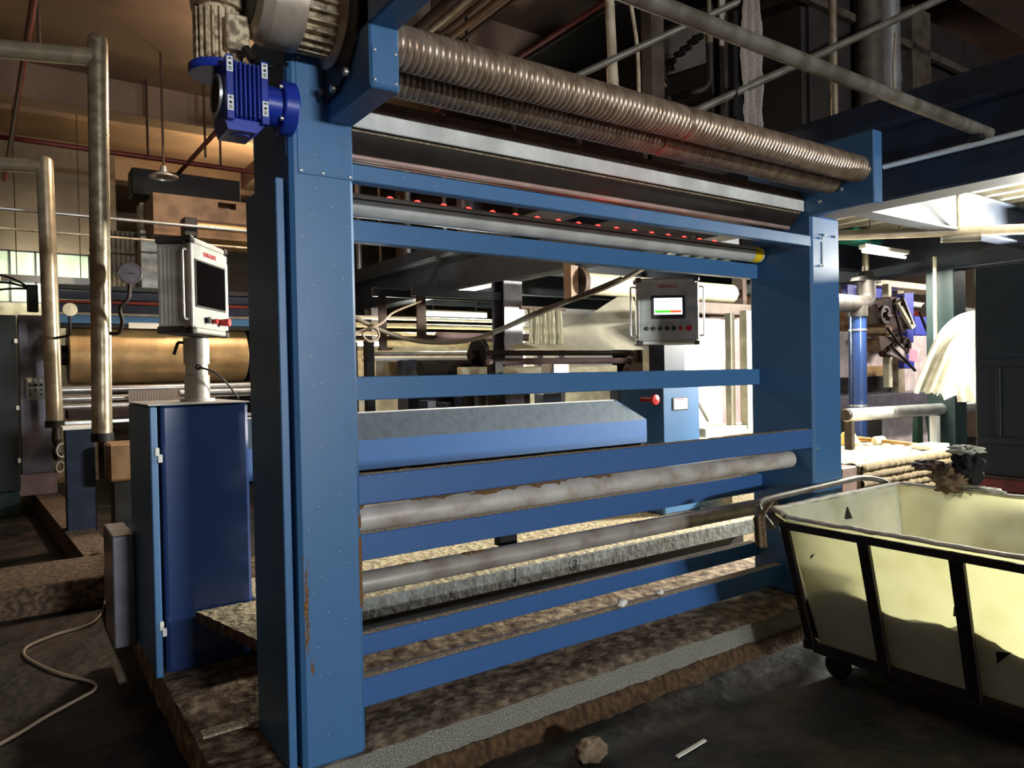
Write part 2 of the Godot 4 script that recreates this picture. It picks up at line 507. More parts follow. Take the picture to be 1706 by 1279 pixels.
func _ready() -> void:
	# ---- camera
	var cam := Camera3D.new()
	cam.name = "camera"
	add_child(cam)
	var yaw := deg_to_rad(34.9)
	var pitch := deg_to_rad(-0.8)
	cam.position = Vector3(0, 1.52, 0)
	var fwd := Vector3(sin(yaw) * cos(pitch), sin(pitch), -cos(yaw) * cos(pitch))
	cam.basis = Basis.looking_at(fwd, Vector3.UP) * Basis(Vector3(0, 0, 1), -0.020)
	cam.fov = rad_to_deg(2.0 * atan(639.5 / 1209.0))
	cam.near = 0.05
	cam.far = 100.0
	cam.current = true
	# ---- sky and exposure
	var we := WorldEnvironment.new()
	we.name = "surroundings"
	var env := Environment.new()
	env.background_mode = Environment.BG_COLOR
	env.background_color = Color(0.02, 0.02, 0.022)
	env.tonemap_mode = Environment.TONE_MAPPER_LINEAR
	env.tonemap_exposure = 1.0
	env.sdfgi_enabled = true
	env.ssao_enabled = true
	env.ssil_enabled = true
	we.environment = env
	add_child(we)
	make_materials()
	# ---- lamps
	# unseen lamp beyond the right edge, placed to throw the trolley and post shadows
	batten("unseen long fluorescent lamp out of view to the right, placed to light the laundry trolley", V(8.3, 2.45, -1.7), V(8.3, 2.45, -2.7), V(-1, -0.12, 0), Color(1.0, 0.99, 0.94), 860.0, 0.14, 3.16)
	# unseen lamp in the aisle behind the viewer, placed to light the machine fronts
	batten("unseen fluorescent lamp in the aisle behind the viewer, placed to light the machine fronts", V(1.6, 2.6, 11.5), V(3.2, 2.6, 11.5), V(0, -0.08, -1), Color(0.96, 0.99, 1.0), 175.0, 0.40, 5.6)
	batten("bright fluorescent lamp under the gantry, behind the dark grey elbow pipe", V(7.7, 2.78, -4.3), V(8.6, 2.78, -4.3), V(-0.3, -1, 0.1), Color(1.0, 0.99, 0.93), 170.0, 0.14, 3.16)
	batten("unseen fluorescent lamp hidden behind the black cabinet, placed to light the spinning machine", V(11.6, 3.0, -3.7), V(12.9, 3.0, -3.7), V(-0.25, -0.35, -1), Color(1.0, 0.96, 0.93), 95.0, 0.14, 5.6)  # unseen, kept behind the cabinet to brighten the spinning machine
	batten("fluorescent lamp far under the gantry, above the mauve roll", V(5.2, 2.44, -9.7), V(6.3, 2.44, -9.7), V(0, -0.6, 1), Color(0.98, 1.0, 0.92), 210.0, 0.12, 3.16)
	batten("short fluorescent lamp far under the gantry, beside the first brown hanger", V(4.30, 2.0, -10.2), V(4.75, 2.0, -10.2), V(0, -0.4, 1), Color(1.0, 1.0, 0.95), 150.0, 0.10, 0.0)
	batten("fluorescent lamp in front of the white partition at the far left", V(0.0, 3.0, -12.3), V(1.1, 3.0, -12.3), V(0, 0.1, -1), Color(0.97, 1.0, 0.92), 22.0, 0.12, 5.6)
	batten("unseen ceiling lamp hidden behind the left post, placed to light the gold drum machine", V(2.3, 4.7, -8.2), V(3.2, 4.7, -8.2), V(-0.35, -1, 0.1), Color(1.0, 0.90, 0.78), 95.0, 0.2, 5.6)  # unseen behind the left post, placed for the drum and pipes
	batten("unseen lamp over the gold drum machine, placed to light the ceiling", V(2.3, 4.95, -8.2), V(3.2, 4.95, -8.2), V(0, 1, 0), Color(1.0, 0.88, 0.76), 50.0, 0.1, 5.6)  # unseen uplight, placed to brighten the ceiling slab
	batten("unseen lamp hidden behind the left post, placed to light the ceiling beyond", V(3.9, 4.55, -12.1), V(3.9, 4.55, -13.1), V(-0.5, 0.6, 0), Color(1.0, 0.88, 0.66), 110.0, 0.12, 5.6)  # unseen behind the post, placed to brighten the ceiling past the beam
	build_setting()
	build_frame()
	build_inspection()
	build_trolley()
	build_left()
	build_gantry()
	build_centre()
	build_right()
	build_upper()
	build_small()

# ================================================================ the hall
func build_setting() -> void:
	struct("floor", B(-6, 17, -0.3, 0.0, -20, 13, 0.0), M.floor, "dirty wet concrete floor of the hall, dark with puddles and stains", "floor")
	var ce := struct("ceiling", B(-6, 17, 5.6, 5.9, -20, 13, 0.0), M.ceiling, "brownish concrete ceiling slab with downstand beams", "ceiling")
	for z in [-11.1, -14.8, -7.0, -3.0]:
		part("ceiling_beam", B(-6, 17, 5.16, 5.62, z - 0.4, z, 0.01), M.ceiling, ce)
	for x in [-1.5, 3.9]:
		part("ceiling_beam", B(x, x + 0.4, 5.26, 5.62, -19, 12.8, 0.01), M.ceiling, ce)
	struct("wall_back", B(-6, 17, 0, 5.6, -20, -19.7, 0.0), M.wall, "brown back wall at the far end of the hall", "wall")
	struct("wall_left", B(-6, -5.7, 0, 5.6, -20, 13, 0.0), M.wall, "brown side wall on the left of the hall, outside the picture", "wall")
	struct("wall_right", B(16.7, 17, 0, 5.6, -20, 13, 0.0), M.wall, "brown side wall on the right of the hall behind the spinning machine", "wall")
	struct("wall_front", B(-6, 17, 0, 5.6, 12.7, 13, 0.0), M.wall, "brown wall behind the viewer", "wall")
	# concrete plinth that carries the machines
	var nz := FastNoiseLite.new()
	nz.seed = 5; nz.frequency = 2.2
	var pl := thing("machine_plinth", "low rough concrete plinth under the blue machines, speckled along its front edge", "plinth", V(3.4, 0, -4.0))
	pl.set_meta("kind", "structure")
	part("plinth_core", B(0.56, 6.2, 0, 0.168, -5.6, -2.46, 0.0), M.concrete, pl)
	var top := MB.new().grid(170, 90, func(u: float, w: float) -> Vector3:
		var x: float = 0.55 + u * 5.66
		var z: float = -5.6 + w * 3.17
		var e := clampf((-2.43 - z) / 0.02, 0.0, 1.0) * clampf((x - 0.55) / 0.02, 0.0, 1.0)
		return V(x, 0.178 + nz.get_noise_2d(x * 2.0, z * 2.0) * 0.012 - 0.008 * (1.0 - e), z))
	part("plinth_top", top, M.concrete, pl)
	var face := MB.new().grid(200, 8, func(u: float, w: float) -> Vector3:
		var x: float = 0.55 + u * 5.66
		return V(x, w * 0.172, -2.436 + nz.get_noise_2d(x * 3.0, w) * 0.010))
	part("plinth_face", face, M.speckled, pl, "speckled grey front face")
	var left := MB.new().grid(80, 4, func(u: float, w: float) -> Vector3:
		var z: float = -5.6 + u * 3.17
		return V(0.552 + nz.get_noise_2d(z * 2.0, w) * 0.012, w * 0.172, z))
	part("plinth_side", left, M.concrete, pl)
	var nr := FastNoiseLite.new()
	nr.seed = 9; nr.frequency = 7.0
	var deb := MB.new().grid(420, 10, func(u: float, w: float) -> Vector3:
		var x: float = 0.5 + u * 4.4
		var reach := 0.06 + nr.get_noise_1d(x * 0.6) * 0.035
		var y: float = 0.07 * (1.0 - w) * (1.0 - w) + absf(nr.get_noise_2d(x * 1.6, w * 2.0)) * 0.012 * (1.0 - w) - 0.003
		return V(x, y, -2.43 + w * reach))
	var d := solo("rubble", deb, "brown crumbled grit lying along the foot of the plinth face", "rubble", M.rubble)
	d.set_meta("kind", "stuff")
	solo("steel_angle", MB.new().slab([V(0.565, 0.196, -2.905), V(0.80, 0.196, -2.905), V(0.80, 0.196, -2.85), V(0.565, 0.196, -2.845)], V(0, 0.01, 0)), "short crusty flat steel strip on the plinth beside the foot of the left post", "steel strip", M.lint)

# ================================================================ the winding frame
func spiral(parent: Node3D, y: float, z: float, r: float, x0: float, x1: float, pitch: float, ro: float) -> void:
	var core := part("spiral_roller", C(V(x0, y, z), V(x1, y, z), r - 0.019, 32), M.spiral, parent)
	for half in 2:
		var a := x0 + 0.01 if half == 0 else (x0 + x1) * 0.5
		var b := (x0 + x1) * 0.5 if half == 0 else x1 - 0.01
		var hand := 1.0 if half == 0 else -1.0
		var m := MB.new()
		var seg := 30
		var turns := (b - a) / pitch
		var total := int(turns * seg)
		var w: float = pitch * ro
		var prof := [Vector2(-w, -0.019), Vector2(-w * 0.8, 0.0), Vector2(w * 0.8, 0.0), Vector2(w, -0.019)]
		for i in total:
			var q := []
			for e in 2:
				var th: float = hand * TAU * float(i + e) / seg
				var x: float = a + pitch * 0.5 + (b - a - pitch) * float(i + e) / total
				var rad := V(0, cos(th), sin(th))
				for p in prof:
					q.append(V(x + p.x, y, z) + rad * (r + p.y))
				q.append(rad)
			for s in 3:
				var A: Vector3 = q[s]
				var Bq: Vector3 = q[s + 1]
				var Cq: Vector3 = q[5 + s + 1]
				var D: Vector3 = q[5 + s]
				# each turn is slightly crowned
				var tl: float = [-0.9, -0.32, 0.32, 0.9][s]
				var tr: float = [-0.9, -0.32, 0.32, 0.9][s + 1]
				var nA := (q[4] as Vector3) + V(tl, 0, 0)
				var nB := (q[4] as Vector3) + V(tr, 0, 0)
				var nC := (q[9] as Vector3) + V(tr, 0, 0)
				var nD := (q[9] as Vector3) + V(tl, 0, 0)
				if hand > 0.0:
					m.tri(A, Cq, Bq, nA, nC, nB); m.tri(A, D, Cq, nA, nD, nC)
				else:
					m.tri(A, Bq, Cq, nA, nB, nC); m.tri(A, Cq, D, nA, nC, nD)
		part("spiral_thread", m, M.spiral, core)

func screw(m: MB, p: Vector3, d: Vector3, r := 0.006) -> MB:
	return m.lathe(p, d, [Vector2(0, r), Vector2(r * 0.4, r * 0.9), Vector2(r * 0.75, r * 0.55), Vector2(r * 0.85, 0)], 10)

func build_frame() -> void:
	var f := thing("winding_machine", "tall blue steel winding machine with crossbars, rollers and motors, on the concrete plinth", "machine", V(2.44, 0.19, -2.64))
	var pl := part("upright", B(0.80, 1.027, 0.175, 2.80, -2.86, -2.424, 0.014), M.blue, f)
	part("cover_plate", B(0.826, 1.022, 2.212, 2.62, -2.43, -2.4205, 0.002), M.blue, pl)
	part("side_plate", B(0.797, 0.81, 2.27, 2.62, -2.80, -2.45, 0.002), M.blue, pl)
	for p in [V(0.836, 2.48, -2.4205), V(0.836, 2.223, -2.4205), V(0.912, 2.223, -2.4205), V(0.836, 2.60, -2.4205), V(1.010, 2.223, -2.4205)]:
		part("screw", screw(MB.new(), p, V(0, 0, 1)), M.bolt, pl)
	# rust where the paint is rubbed off along the edges
	var nq := FastNoiseLite.new()
	nq.seed = 51; nq.frequency = 14.0
	for q in [[0.812, 0.832, 0.56, 0.92], [1.012, 1.0255, 0.70, 0.95], [0.83, 0.845, 0.50, 0.56], [1.012, 1.025, 0.985, 1.03]]:
		var rs := MB.new().grid(10, 110, func(u: float, w: float) -> Vector3:
			var y := lerpf(q[2], q[3], w)
			var e := sin(u * PI) * sin(w * PI)
			return V(lerpf(q[0], q[1], u), y, -2.4242 + clampf((nq.get_noise_2d(u * 0.4, y) + 0.7 * e - 0.25) * 0.004, -0.001, 0.0013)))
		var rp := part("rust", rs, M.rust_crust, pl)
		rp.set_meta("kind", "stuff")
	# the hinged panel on the outer side, standing a little proud
	part("side_door", B(0.762, 0.790, 0.176, 2.20, -2.83, -2.462, 0.003), M.blue, pl)
	var pr := part("upright", B(3.80, 4.087, 0.175, 2.40, -2.852, -2.424, 0.014), M.blue, f)
	part("slotted_plate", B(3.90, 3.91, 2.12, 2.25, -2.43, -2.4225, 0.0005), M.iron_dark, pr)
	for p in [V(3.925, 2.29, -2.424), V(4.04, 2.29, -2.424), V(3.905, 2.27, -2.422), V(3.905, 2.11, -2.422), V(3.83, 1.055, -2.424)]:
		part("screw", screw(MB.new(), p, V(0, 0, 1), 0.008), M.bolt, pr)
	# arms that carry the spiral rollers
	var bl := part("roller_arm", B(0.93, 1.029, 2.402, 2.80, -2.45, -2.052, 0.006), M.blue, f)
	part("upper_block", B(0.93, 1.029, 2.592, 2.86, -2.46, -1.62, 0.006), M.blue, bl)
	part("end_plate", B(0.936, 1.024, 2.412, 2.53, -2.055, -2.049, 0.001), M.blue, bl)
	for p in [V(0.944, 2.424, -2.049), V(1.014, 2.424, -2.049), V(0.944, 2.515, -2.049), V(1.014, 2.515, -2.049)]:
		part("screw", screw(MB.new(), p, V(0, 0, 1), 0.005), M.bolt, bl)
	var br := part("roller_arm", B(3.80, 3.885, 2.392, 2.78, -2.85, -2.055, 0.006), M.blue, f)
	for p in [V(3.80, 2.50, -2.24), V(3.80, 2.46, -2.37)]:
		part("bolt", screw(MB.new(), p, V(-1, 0, 0), 0.012), M.bolt, br)
	# crossbars with lint along their tops
	var bars := [
		[2.214, 2.274, -2.424, 0.05, 3.795, 0], [2.072, 2.160, -2.787, 0.055, 3.798, 0], [1.424, 1.521, -2.785, 0.055, 3.80, 0],
		[1.062, 1.168, -2.432, 0.055, 3.80, 1], [0.768, 0.877, -2.778, 0.06, 3.80, 1], [0.363, 0.448, -2.82, 0.06, 3.80, 1], [0.240, 0.350, -2.63, 0.07, 3.80, 1]]
	var nz := FastNoiseLite.new()
	nz.seed = 4; nz.frequency = 5.0
	for q in bars:
		var cb := part("crossbar", B(1.02, q[4], q[0], q[1], q[2] - q[3], q[2], 0.003), M.blue_worn if q[5] == 1 else M.blue, f)
		if q[5] == 1:
			var y0: float = q[1]
			var z0: float = q[2]
			var dz: float = q[3]
			var du := MB.new().grid(160, 5, func(u: float, w: float) -> Vector3:
				var x: float = 1.03 + u * 2.75
				var e := sin(w * PI)
				return V(x, y0 - 0.001 + e * (0.005 + 0.004 * nz.get_noise_2d(x * 3.0, w * 2.0)), z0 - 0.004 - (1.0 - w) * (dz - 0.008) + nz.get_noise_1d(x * 4.0) * 0.003))
			var lo := part("lint", du, M.lint, cb)
			lo.set_meta("kind", "stuff")
	part("bar_foot", B(1.027, 1.12, 0.17, 0.245, -2.70, -2.64, 0.002), M.iron_dark, f)
	part("bracket", B(1.86, 1.96, 0.72, 0.772, -2.84, -2.79, 0.003), M.iron_dark, f)
	# plain rollers
	var r1 := part("guide_roller", C(V(1.035, 0.988, -2.56), V(3.765, 0.988, -2.56), 0.048, 32, -1.0, 0.008), M.roller, f)
	part("shaft", C(V(3.76, 0.988, -2.56), V(3.81, 0.988, -2.56), 0.024, 16), M.iron, r1)
	var r2 := part("guide_roller", C(V(1.035, 0.705, -2.695), V(3.79, 0.705, -2.695), 0.044, 32, -1.0, 0.006), M.roller_low, f)
	part("shaft", C(V(3.78, 0.705, -2.695), V(3.81, 0.705, -2.695), 0.02, 16), M.iron, r2)
	# crust of lint and rust lying on top of the plain rollers
	var nc := FastNoiseLite.new()
	nc.seed = 41; nc.frequency = 13.0
	for q in [[0.988, -2.56, 0.048, 1.04, 2.5, r1], [0.705, -2.695, 0.044, 1.04, 1.7, r2]]:
		var yc: float = q[0]
		var zc: float = q[1]
		var rc: float = q[2]
		var xa: float = q[3]
		var xb: float = q[4]
		var crust := MB.new().grid(260, 14, func(u: float, w: float) -> Vector3:
			var x := lerpf(xa, xb, u)
			var th := lerpf(-1.2, 1.05, w)
			var e := clampf(1.0 - absf(th) / 1.2, 0.0, 1.0)
			var h := 0.35 * nc.get_noise_2d(x, th * 0.09) + 0.6 * nc.get_noise_2d(x * 0.25, 4.0) + e * 0.55 - 0.30 - 0.3 * u
			return V(x, yc + cos(th) * (rc + clampf(h * 0.012, -0.004, 0.004)), zc + sin(th) * (rc + clampf(h * 0.012, -0.004, 0.004))))
		var cr := part("crust", crust, M.rust_crust, q[5])
		cr.set_meta("kind", "stuff")
	# sensor tube with its row of red lights
	var tb := part("sensor_tube", C(V(1.03, 2.214, -2.77), V(3.785, 2.214, -2.77), 0.047, 32), M.alu_tube, f)
	part("tube_seam", B(1.03, 3.74, 2.226, 2.232, -2.7245, -2.722, 0.001), M.iron, tb)
	part("yellow_band", MB.new().ring(V(3.70, 2.214, -2.77), V(3.77, 2.214, -2.77), 0.0485, 0.04), M.yellow, tb, "yellow tape band")
	part("end_bracket", B(3.70, 3.80, 2.15, 2.33, -2.85, -2.815, 0.004), M.iron_dark, tb)
	for i in 17:
		var x: float = 1.338 + 0.1285 * i
		part("red_light", MB.new().lathe(V(x, 2.258, -2.785), V(0, 1, 0), [Vector2(0, 0.016), Vector2(0.006, 0.015), Vector2(0.012, 0.009), Vector2(0.015, 0)], 12), M.red_glow, tb)
	area(V(2.4, 2.278, -2.785), V(0, 1, 0.15), Vector2(2.3, 0.02), Color(1.0, 0.12, 0.1), 1.6, tb)
	# slatted drum under the spiral rollers
	var dr := part("slatted_drum", MB.new().lathe(V(1.03, 2.455, -2.60), V(1, 0, 0), [Vector2(0, 0), Vector2(0, 0.118), Vector2(2.76, 0.118), Vector2(2.76, 0)], 36), M.drum_core, f)
	part("white_slat", B(1.03, 3.792, 2.420, 2.482, -2.474, -2.462, 0.003), M.alu, dr, "broad white aluminium slat")
	part("slat", MB.new().slab([V(1.03, 2.414, -2.486), V(3.785, 2.414, -2.486), V(3.785, 2.357, -2.545), V(1.03, 2.357, -2.545)], V(0, 0.008, -0.008)), M.drum_slat, dr)
	part("slat", MB.new().slab([V(1.03, 2.488, -2.464), V(3.79, 2.488, -2.464), V(3.79, 2.545, -2.50), V(1.03, 2.545, -2.50)], V(0, -0.006, -0.008)), M.drum_slat, dr)
	part("slat_edge", B(1.03, 3.785, 2.410, 2.418, -2.489, -2.482, 0.002), M.lint, dr)
	part("thin_tube", C(V(1.03, 2.342, -2.56), V(3.78, 2.342, -2.56), 0.0125, 14), M.pink_tube, dr, "thin pinkish tube")
	spiral(f, 2.58, -2.13, 0.070, 1.0, 3.80, 0.0245, 0.37)
	spiral(f, 2.55, -2.29, 0.064, 1.0, 3.80, 0.0245, 0.27)
	# horizontal motor on the left arm
	var mo := part("horizontal_motor", C(V(0.79, 2.72, -2.33), V(0.915, 2.72, -2.33), 0.112, 36), M.motor, f, "beige finned motor, lying")
	part("fan_cowl", MB.new().lathe(V(0.655, 2.72, -2.33), V(1, 0, 0), [Vector2(0.01, 0), Vector2(0.01, 0.06), Vector2(0.0, 0.09), Vector2(0.012, 0.125), Vector2(0.045, 0.139), Vector2(0.145, 0.139), Vector2(0.145, 0.10)], 40), M.motor_cowl, mo)
	part("cowl_grille", MB.new().ring(V(0.652, 2.72, -2.33), V(0.662, 2.72, -2.33), 0.088, 0.0, 30), M.iron_dark, mo)
	for k in 26:
		var th: float = TAU * k / 26.0
		if k in [20, 21]:
			continue
		var m := MB.new()
		m.t = Transform3D(Basis(V(1, 0, 0), th), V(0, 2.72, -2.33))
		m.box(V(0.802, 0.105, -0.0035), V(0.905, 0.134, 0.0035), 0.0015)
		part("cooling_fin", m, M.motor, mo)
	var ft := MB.new()
	ft.t = Transform3D(Basis(V(1, 0, 0), TAU * 20.5 / 26.0), V(0, 2.72, -2.33))
	ft.box(V(0.80, 0.10, -0.03), V(0.908, 0.128, 0.03), 0.003)
	part("smooth_pad", ft, M.motor, mo)
	part("front_bell", MB.new().lathe(V(0.903, 2.72, -2.33), V(1, 0, 0), [Vector2(0, 0.0), Vector2(0, 0.135), Vector2(0.012, 0.165), Vector2(0.024, 0.165), Vector2(0.024, 0)], 40), M.motor_cowl, mo)
	part("gear_plate", C(V(0.918, 2.72, -2.36), V(0.931, 2.72, -2.36), 0.262, 48, -1.0, 0.003), M.iron, mo)
	for p in [V(0.918, 2.492, -2.20), V(0.918, 2.50, -2.42), V(0.918, 2.475, -2.31)]:
		part("bolt", MB.new().lathe(p, V(-1, 0, 0), [Vector2(0, 0.014), Vector2(0.012, 0.014), Vector2(0.014, 0.011), Vector2(0.014, 0)], 6), M.bolt, mo)
	part("lifting_eye", MB.new().ring(V(0.84, 2.85, -2.335), V(0.84, 2.85, -2.325), 0.02, 0.01, 16), M.iron, mo)
	# worm gearbox with the upright motor above it
	var g := part("worm_gearbox", B(0.565, 0.695, 2.315, 2.500, -2.455, -2.315, 0.012), M.gear_blue, f, "bright blue finned worm gearbox")
	for i in 6:
		var x: float = 0.596 + i * 0.0135
		part("cooling_fin", B(x, x + 0.006, 2.325, 2.492, -2.32, -2.292, 0.0015), M.gear_blue, g)
	for i in 2:
		var x: float = [0.568, 0.672][i]
		part("mounting_pad", B(x, x + 0.022, 2.31, 2.505, -2.32, -2.288, 0.002), M.gear_blue, g)
		for j in 2:
			var y: float = [2.335, 2.452][j]
			var st := part("sticker", B(x + 0.002, x + 0.020, y, y + 0.046, -2.2885, -2.287, 0.0), M.sticker, g)
			var pr2 := MB.new()
			pr2.cyl(V(x + 0.011, y + 0.024, -2.2872), V(x + 0.011, y + 0.024, -2.2865), 0.0048, 12)
			pr2.box(V(x + 0.005, y + 0.037, -2.2872), V(x + 0.017, y + 0.040, -2.2865), 0.0)
			pr2.box(V(x + 0.0095, y + 0.036, -2.2872), V(x + 0.0125, y + 0.043, -2.2865), 0.0)
			pr2.box(V(x + 0.006, y + 0.005, -2.2872), V(x + 0.016, y + 0.0075, -2.2865), 0.0)
			pr2.box(V(x + 0.006, y + 0.0095, -2.2872), V(x + 0.016, y + 0.0115, -2.2865), 0.0)
			pr2.box(V(x + 0.006, y + 0.013, -2.2872), V(x + 0.016, y + 0.015, -2.2865), 0.0)
			st.set_meta("label", "small white arrow sticker")
			part("printed_mark", pr2, M.black, g)
	part("bearing_ring", MB.new().ring(V(0.556, 2.405, -2.385), V(0.566, 2.405, -2.385), 0.066, 0.052, 32), M.silver, g)
	part("bearing_cover", C(V(0.560, 2.405, -2.385), V(0.566, 2.405, -2.385), 0.052, 28), M.iron_dark, g)
	part("gear_foot", MB.new().prism([Vector2(0.565, 2.32), Vector2(0.695, 2.32), Vector2(0.66, 2.285), Vector2(0.575, 2.285)], V(0, 0, -2.44), V(1, 0, 0), V(0, 1, 0), V(0, 0, 0.13)), M.gear_blue, g)
	part("drain_boss", C(V(0.625, 2.283, -2.37), V(0.625, 2.292, -2.37), 0.03, 20), M.gear_blue, g)
	part("output_neck", C(V(0.69, 2.405, -2.385), V(0.762, 2.405, -2.385), 0.062, 30), M.gear_blue, g)
	part("output_flange", C(V(0.752, 2.405, -2.385), V(0.800, 2.405, -2.385), 0.086, 36, -1.0, 0.004), M.gear_blue, g)
	for k in 4:
		var th: float = PI / 4 + TAU * k / 4.0
		part("bolt", MB.new().lathe(V(0.752, 2.405 + 0.072 * sin(th), -2.385 + 0.072 * cos(th)), V(-1, 0, 0), [Vector2(0, 0.008), Vector2(0.009, 0.008), Vector2(0.010, 0)], 6), M.bolt, g)
	var vm := part("upright_motor", C(V(0.585, 2.515, -2.44), V(0.585, 2.70, -2.44), 0.062, 30), M.motor, f, "cream upright motor above the gearbox")
	part("motor_flange", C(V(0.585, 2.488, -2.44), V(0.585, 2.516, -2.44), 0.092, 36, -1.0, 0.004), M.gear_blue, vm)
	for k in 22:
		var m := MB.new()
		m.t = Transform3D(Basis(V(0, 1, 0), TAU * k / 22.0), V(0.585, 0, -2.44))
		m.box(V(0.058, 2.525, -0.003), V(0.076, 2.685, 0.003), 0.001)
		part("cooling_fin", m, M.motor, vm)
	part("fan_cowl", MB.new().lathe(V(0.585, 2.695, -2.44), V(0, 1, 0), [Vector2(0, 0.06), Vector2(0, 0.082), Vector2(0.09, 0.082), Vector2(0.11, 0.07), Vector2(0.11, 0)], 32), M.motor, vm)
	part("terminal_box", B(0.585, 0.655, 2.545, 2.655, -2.40, -2.335, 0.006), M.motor, vm)
	part("cable_gland", C(V(0.64, 2.555, -2.34), V(0.66, 2.515, -2.325), 0.014, 14), M.iron, vm)
	part("lead", MB.new().tube(smooth_path([V(0.655, 2.525, -2.33), V(0.69, 2.50, -2.31), V(0.74, 2.52, -2.33), V(0.79, 2.56, -2.40)]), 0.007, 8), M.black, vm)

# ================================================================ the machine behind: cabinet, hood, column, panels
func hmi(called: String, label: String, at: Vector3, right: Vector3, w: float, h: float, dp: float, lit: bool) -> void:
	# at: middle of the front face; right: horizontal direction of the face as read by its user
	var o := thing(called, label, "control panel", at)
	var x := right.normalized()
	var bs := Basis(x, Vector3.UP, x.cross(Vector3.UP))
	var tf := Transform3D(bs, at)
	var mk := func() -> MB:
		var m := MB.new()
		m.t = tf
		return m
	var m: MB = mk.call()
	m.box(V(-w / 2 + 0.012, -h / 2 + 0.012, -dp), V(w / 2 - 0.012, h / 2 - 0.012, -0.004), 0.004)
	var body := part("housing", m, M.hmi, o)
	for s in [-1.0, 1.0]:
		for i in 6:
			m = mk.call()
			var z: float = -dp + 0.012 + i * (dp - 0.05) / 6.0
			m.box(V(s * (w / 2 - 0.014), -h / 2 + 0.03, z), V(s * (w / 2 - 0.007), h / 2 - 0.03, z + 0.007), 0.001)
			part("rib", m, M.hmi, body)
		m = mk.call()
		m.cyl(V(s * (w / 2 - 0.01), -h / 2 + 0.02, -0.012), V(s * (w / 2 - 0.01), h / 2 - 0.02, -0.012), 0.017, 16)
		part("edge_profile", m, M.hmi, o)
		m = mk.call()
		m.box(V(-w / 2 + 0.03, s * (h / 2 - 0.016), -0.022), V(w / 2 - 0.03, s * (h / 2 + 0.012), 0.004), 0.006)
		part("edge_profile", m, M.hmi, o)
		m = mk.call()
		m.box(V(-w / 2 - 0.006, s * (h / 2 - 0.02), -dp), V(w / 2 + 0.006, s * (h / 2 + 0.014), -0.03), 0.005)
		part("end_cap", m, M.hmi_corner, o)
		for s2 in [-1.0, 1.0]:
			m = mk.call()
			m.box(V(s2 * (w / 2 + 0.010), s * (h / 2 - 0.012), -0.034), V(s2 * (w / 2 - 0.032), s * (h / 2 + 0.018), 0.006), 0.006)
			part("corner", m, M.hmi_corner, o)
		m = mk.call()
		var hx: float = s * (w / 2 + 0.045)
		m.tube(bend([V(s * (w / 2 - 0.01), h / 2 - 0.05, -0.02), V(hx, h / 2 - 0.05, -0.02), V(hx, -h / 2 + 0.05, -0.02), V(s * (w / 2 - 0.01), -h / 2 + 0.05, -0.02)], 0.012), 0.007, 8)
		part("handle", m, M.silver, o)
	m = mk.call()
	m.box(V(-w / 2 + 0.022, -h / 2 + 0.015, -0.006), V(w / 2 - 0.022, h / 2 - 0.015, 0.001), 0.002)
	var face := part("front_plate", m, M.hmi_face, o)
	var tm := TextMesh.new()
	var sf := SystemFont.new()
	sf.font_names = PackedStringArray(["Droid Sans"])
	sf.font_weight = 700
	tm.font = sf
	tm.text = "KINGEROS"
	tm.font_size = 32
	tm.pixel_size = 0.00092
	tm.depth = 0.001
	var ti := MeshInstance3D.new()
	ti.name = "red_lettering"
	ti.mesh = tm
	ti.material_override = M.red
	face.add_child(ti, true)
	ti.global_transform = tf * Transform3D(Basis(), V(0, h / 2 - 0.05, 0.0022))
	base_of[ti] = at
	m = mk.call()
	var sx := 0.125 if lit else w / 2 - 0.03
	var y0: float = -0.055 if lit else -0.10
	var y1 := 0.115 if lit else 0.125
	m.box(V(-sx, y0, -0.002), V(sx, y1, 0.006), 0.004)
	var bz := part("bezel", m, M.hmi_corner, o)
	m = mk.call()
	if lit:
		m.quad_uv(V(-0.105, y0 + 0.03, 0.0065), V(0.105, y0 + 0.03, 0.0065), V(0.105, y1 - 0.018, 0.0065), V(-0.105, y1 - 0.018, 0.0065))
		var im := Image.create(128, 80, false, Image.FORMAT_RGB8)
		im.fill(Color(0.93, 0.94, 0.97))
		im.fill_rect(Rect2i(0, 18, 128, 1), Color(0.55, 0.57, 0.6))
		im.fill_rect(Rect2i(78, 7, 9, 2), Color(0.3, 0.3, 0.32))
		im.fill_rect(Rect2i(70, 8, 3, 2), Color(0.5, 0.5, 0.52))
		for r in 4:
			im.fill_rect(Rect2i(6, 24 + r * 8, 50, 1), Color(0.82, 0.83, 0.86))
			im.fill_rect(Rect2i(70, 24 + r * 8, 50, 1), Color(0.82, 0.83, 0.86))
		im.fill_rect(Rect2i(4, 60, 70, 10), Color(0.30, 0.86, 0.10))
		im.fill_rect(Rect2i(74, 60, 48, 10), Color(0.95, 0.38, 0.16))
		im.fill_rect(Rect2i(60, 24, 1, 34), Color(0.86, 0.86, 0.9))
		var sm := mat(Color(0.05, 0.05, 0.05), 0.3)
		sm.emission_enabled = true
		sm.emission_texture = ImageTexture.create_from_image(im)
		sm.emission = Color.BLACK
		sm.emission_energy_multiplier = 1.3
		part("screen", m, sm, bz, "lit touch screen with green and orange bars")
		area(tf * V(0, 0.035, 0.02), bs.z, Vector2(0.2, 0.12), Color(0.95, 1.0, 0.97), 0.35, o)
		for i in 7:
			m = mk.call()
			var bx: float = -0.16 + i * 0.05 if i < 6 else 0.152
			var rr: float = 0.016 if i < 6 else 0.023
			m.cyl(V(bx, -0.125, 0.0), V(bx, -0.125, 0.018), rr, 16, rr * 0.85)
			part("push_button", m, M.black if i < 5 else M.red, face)
		m = mk.call()
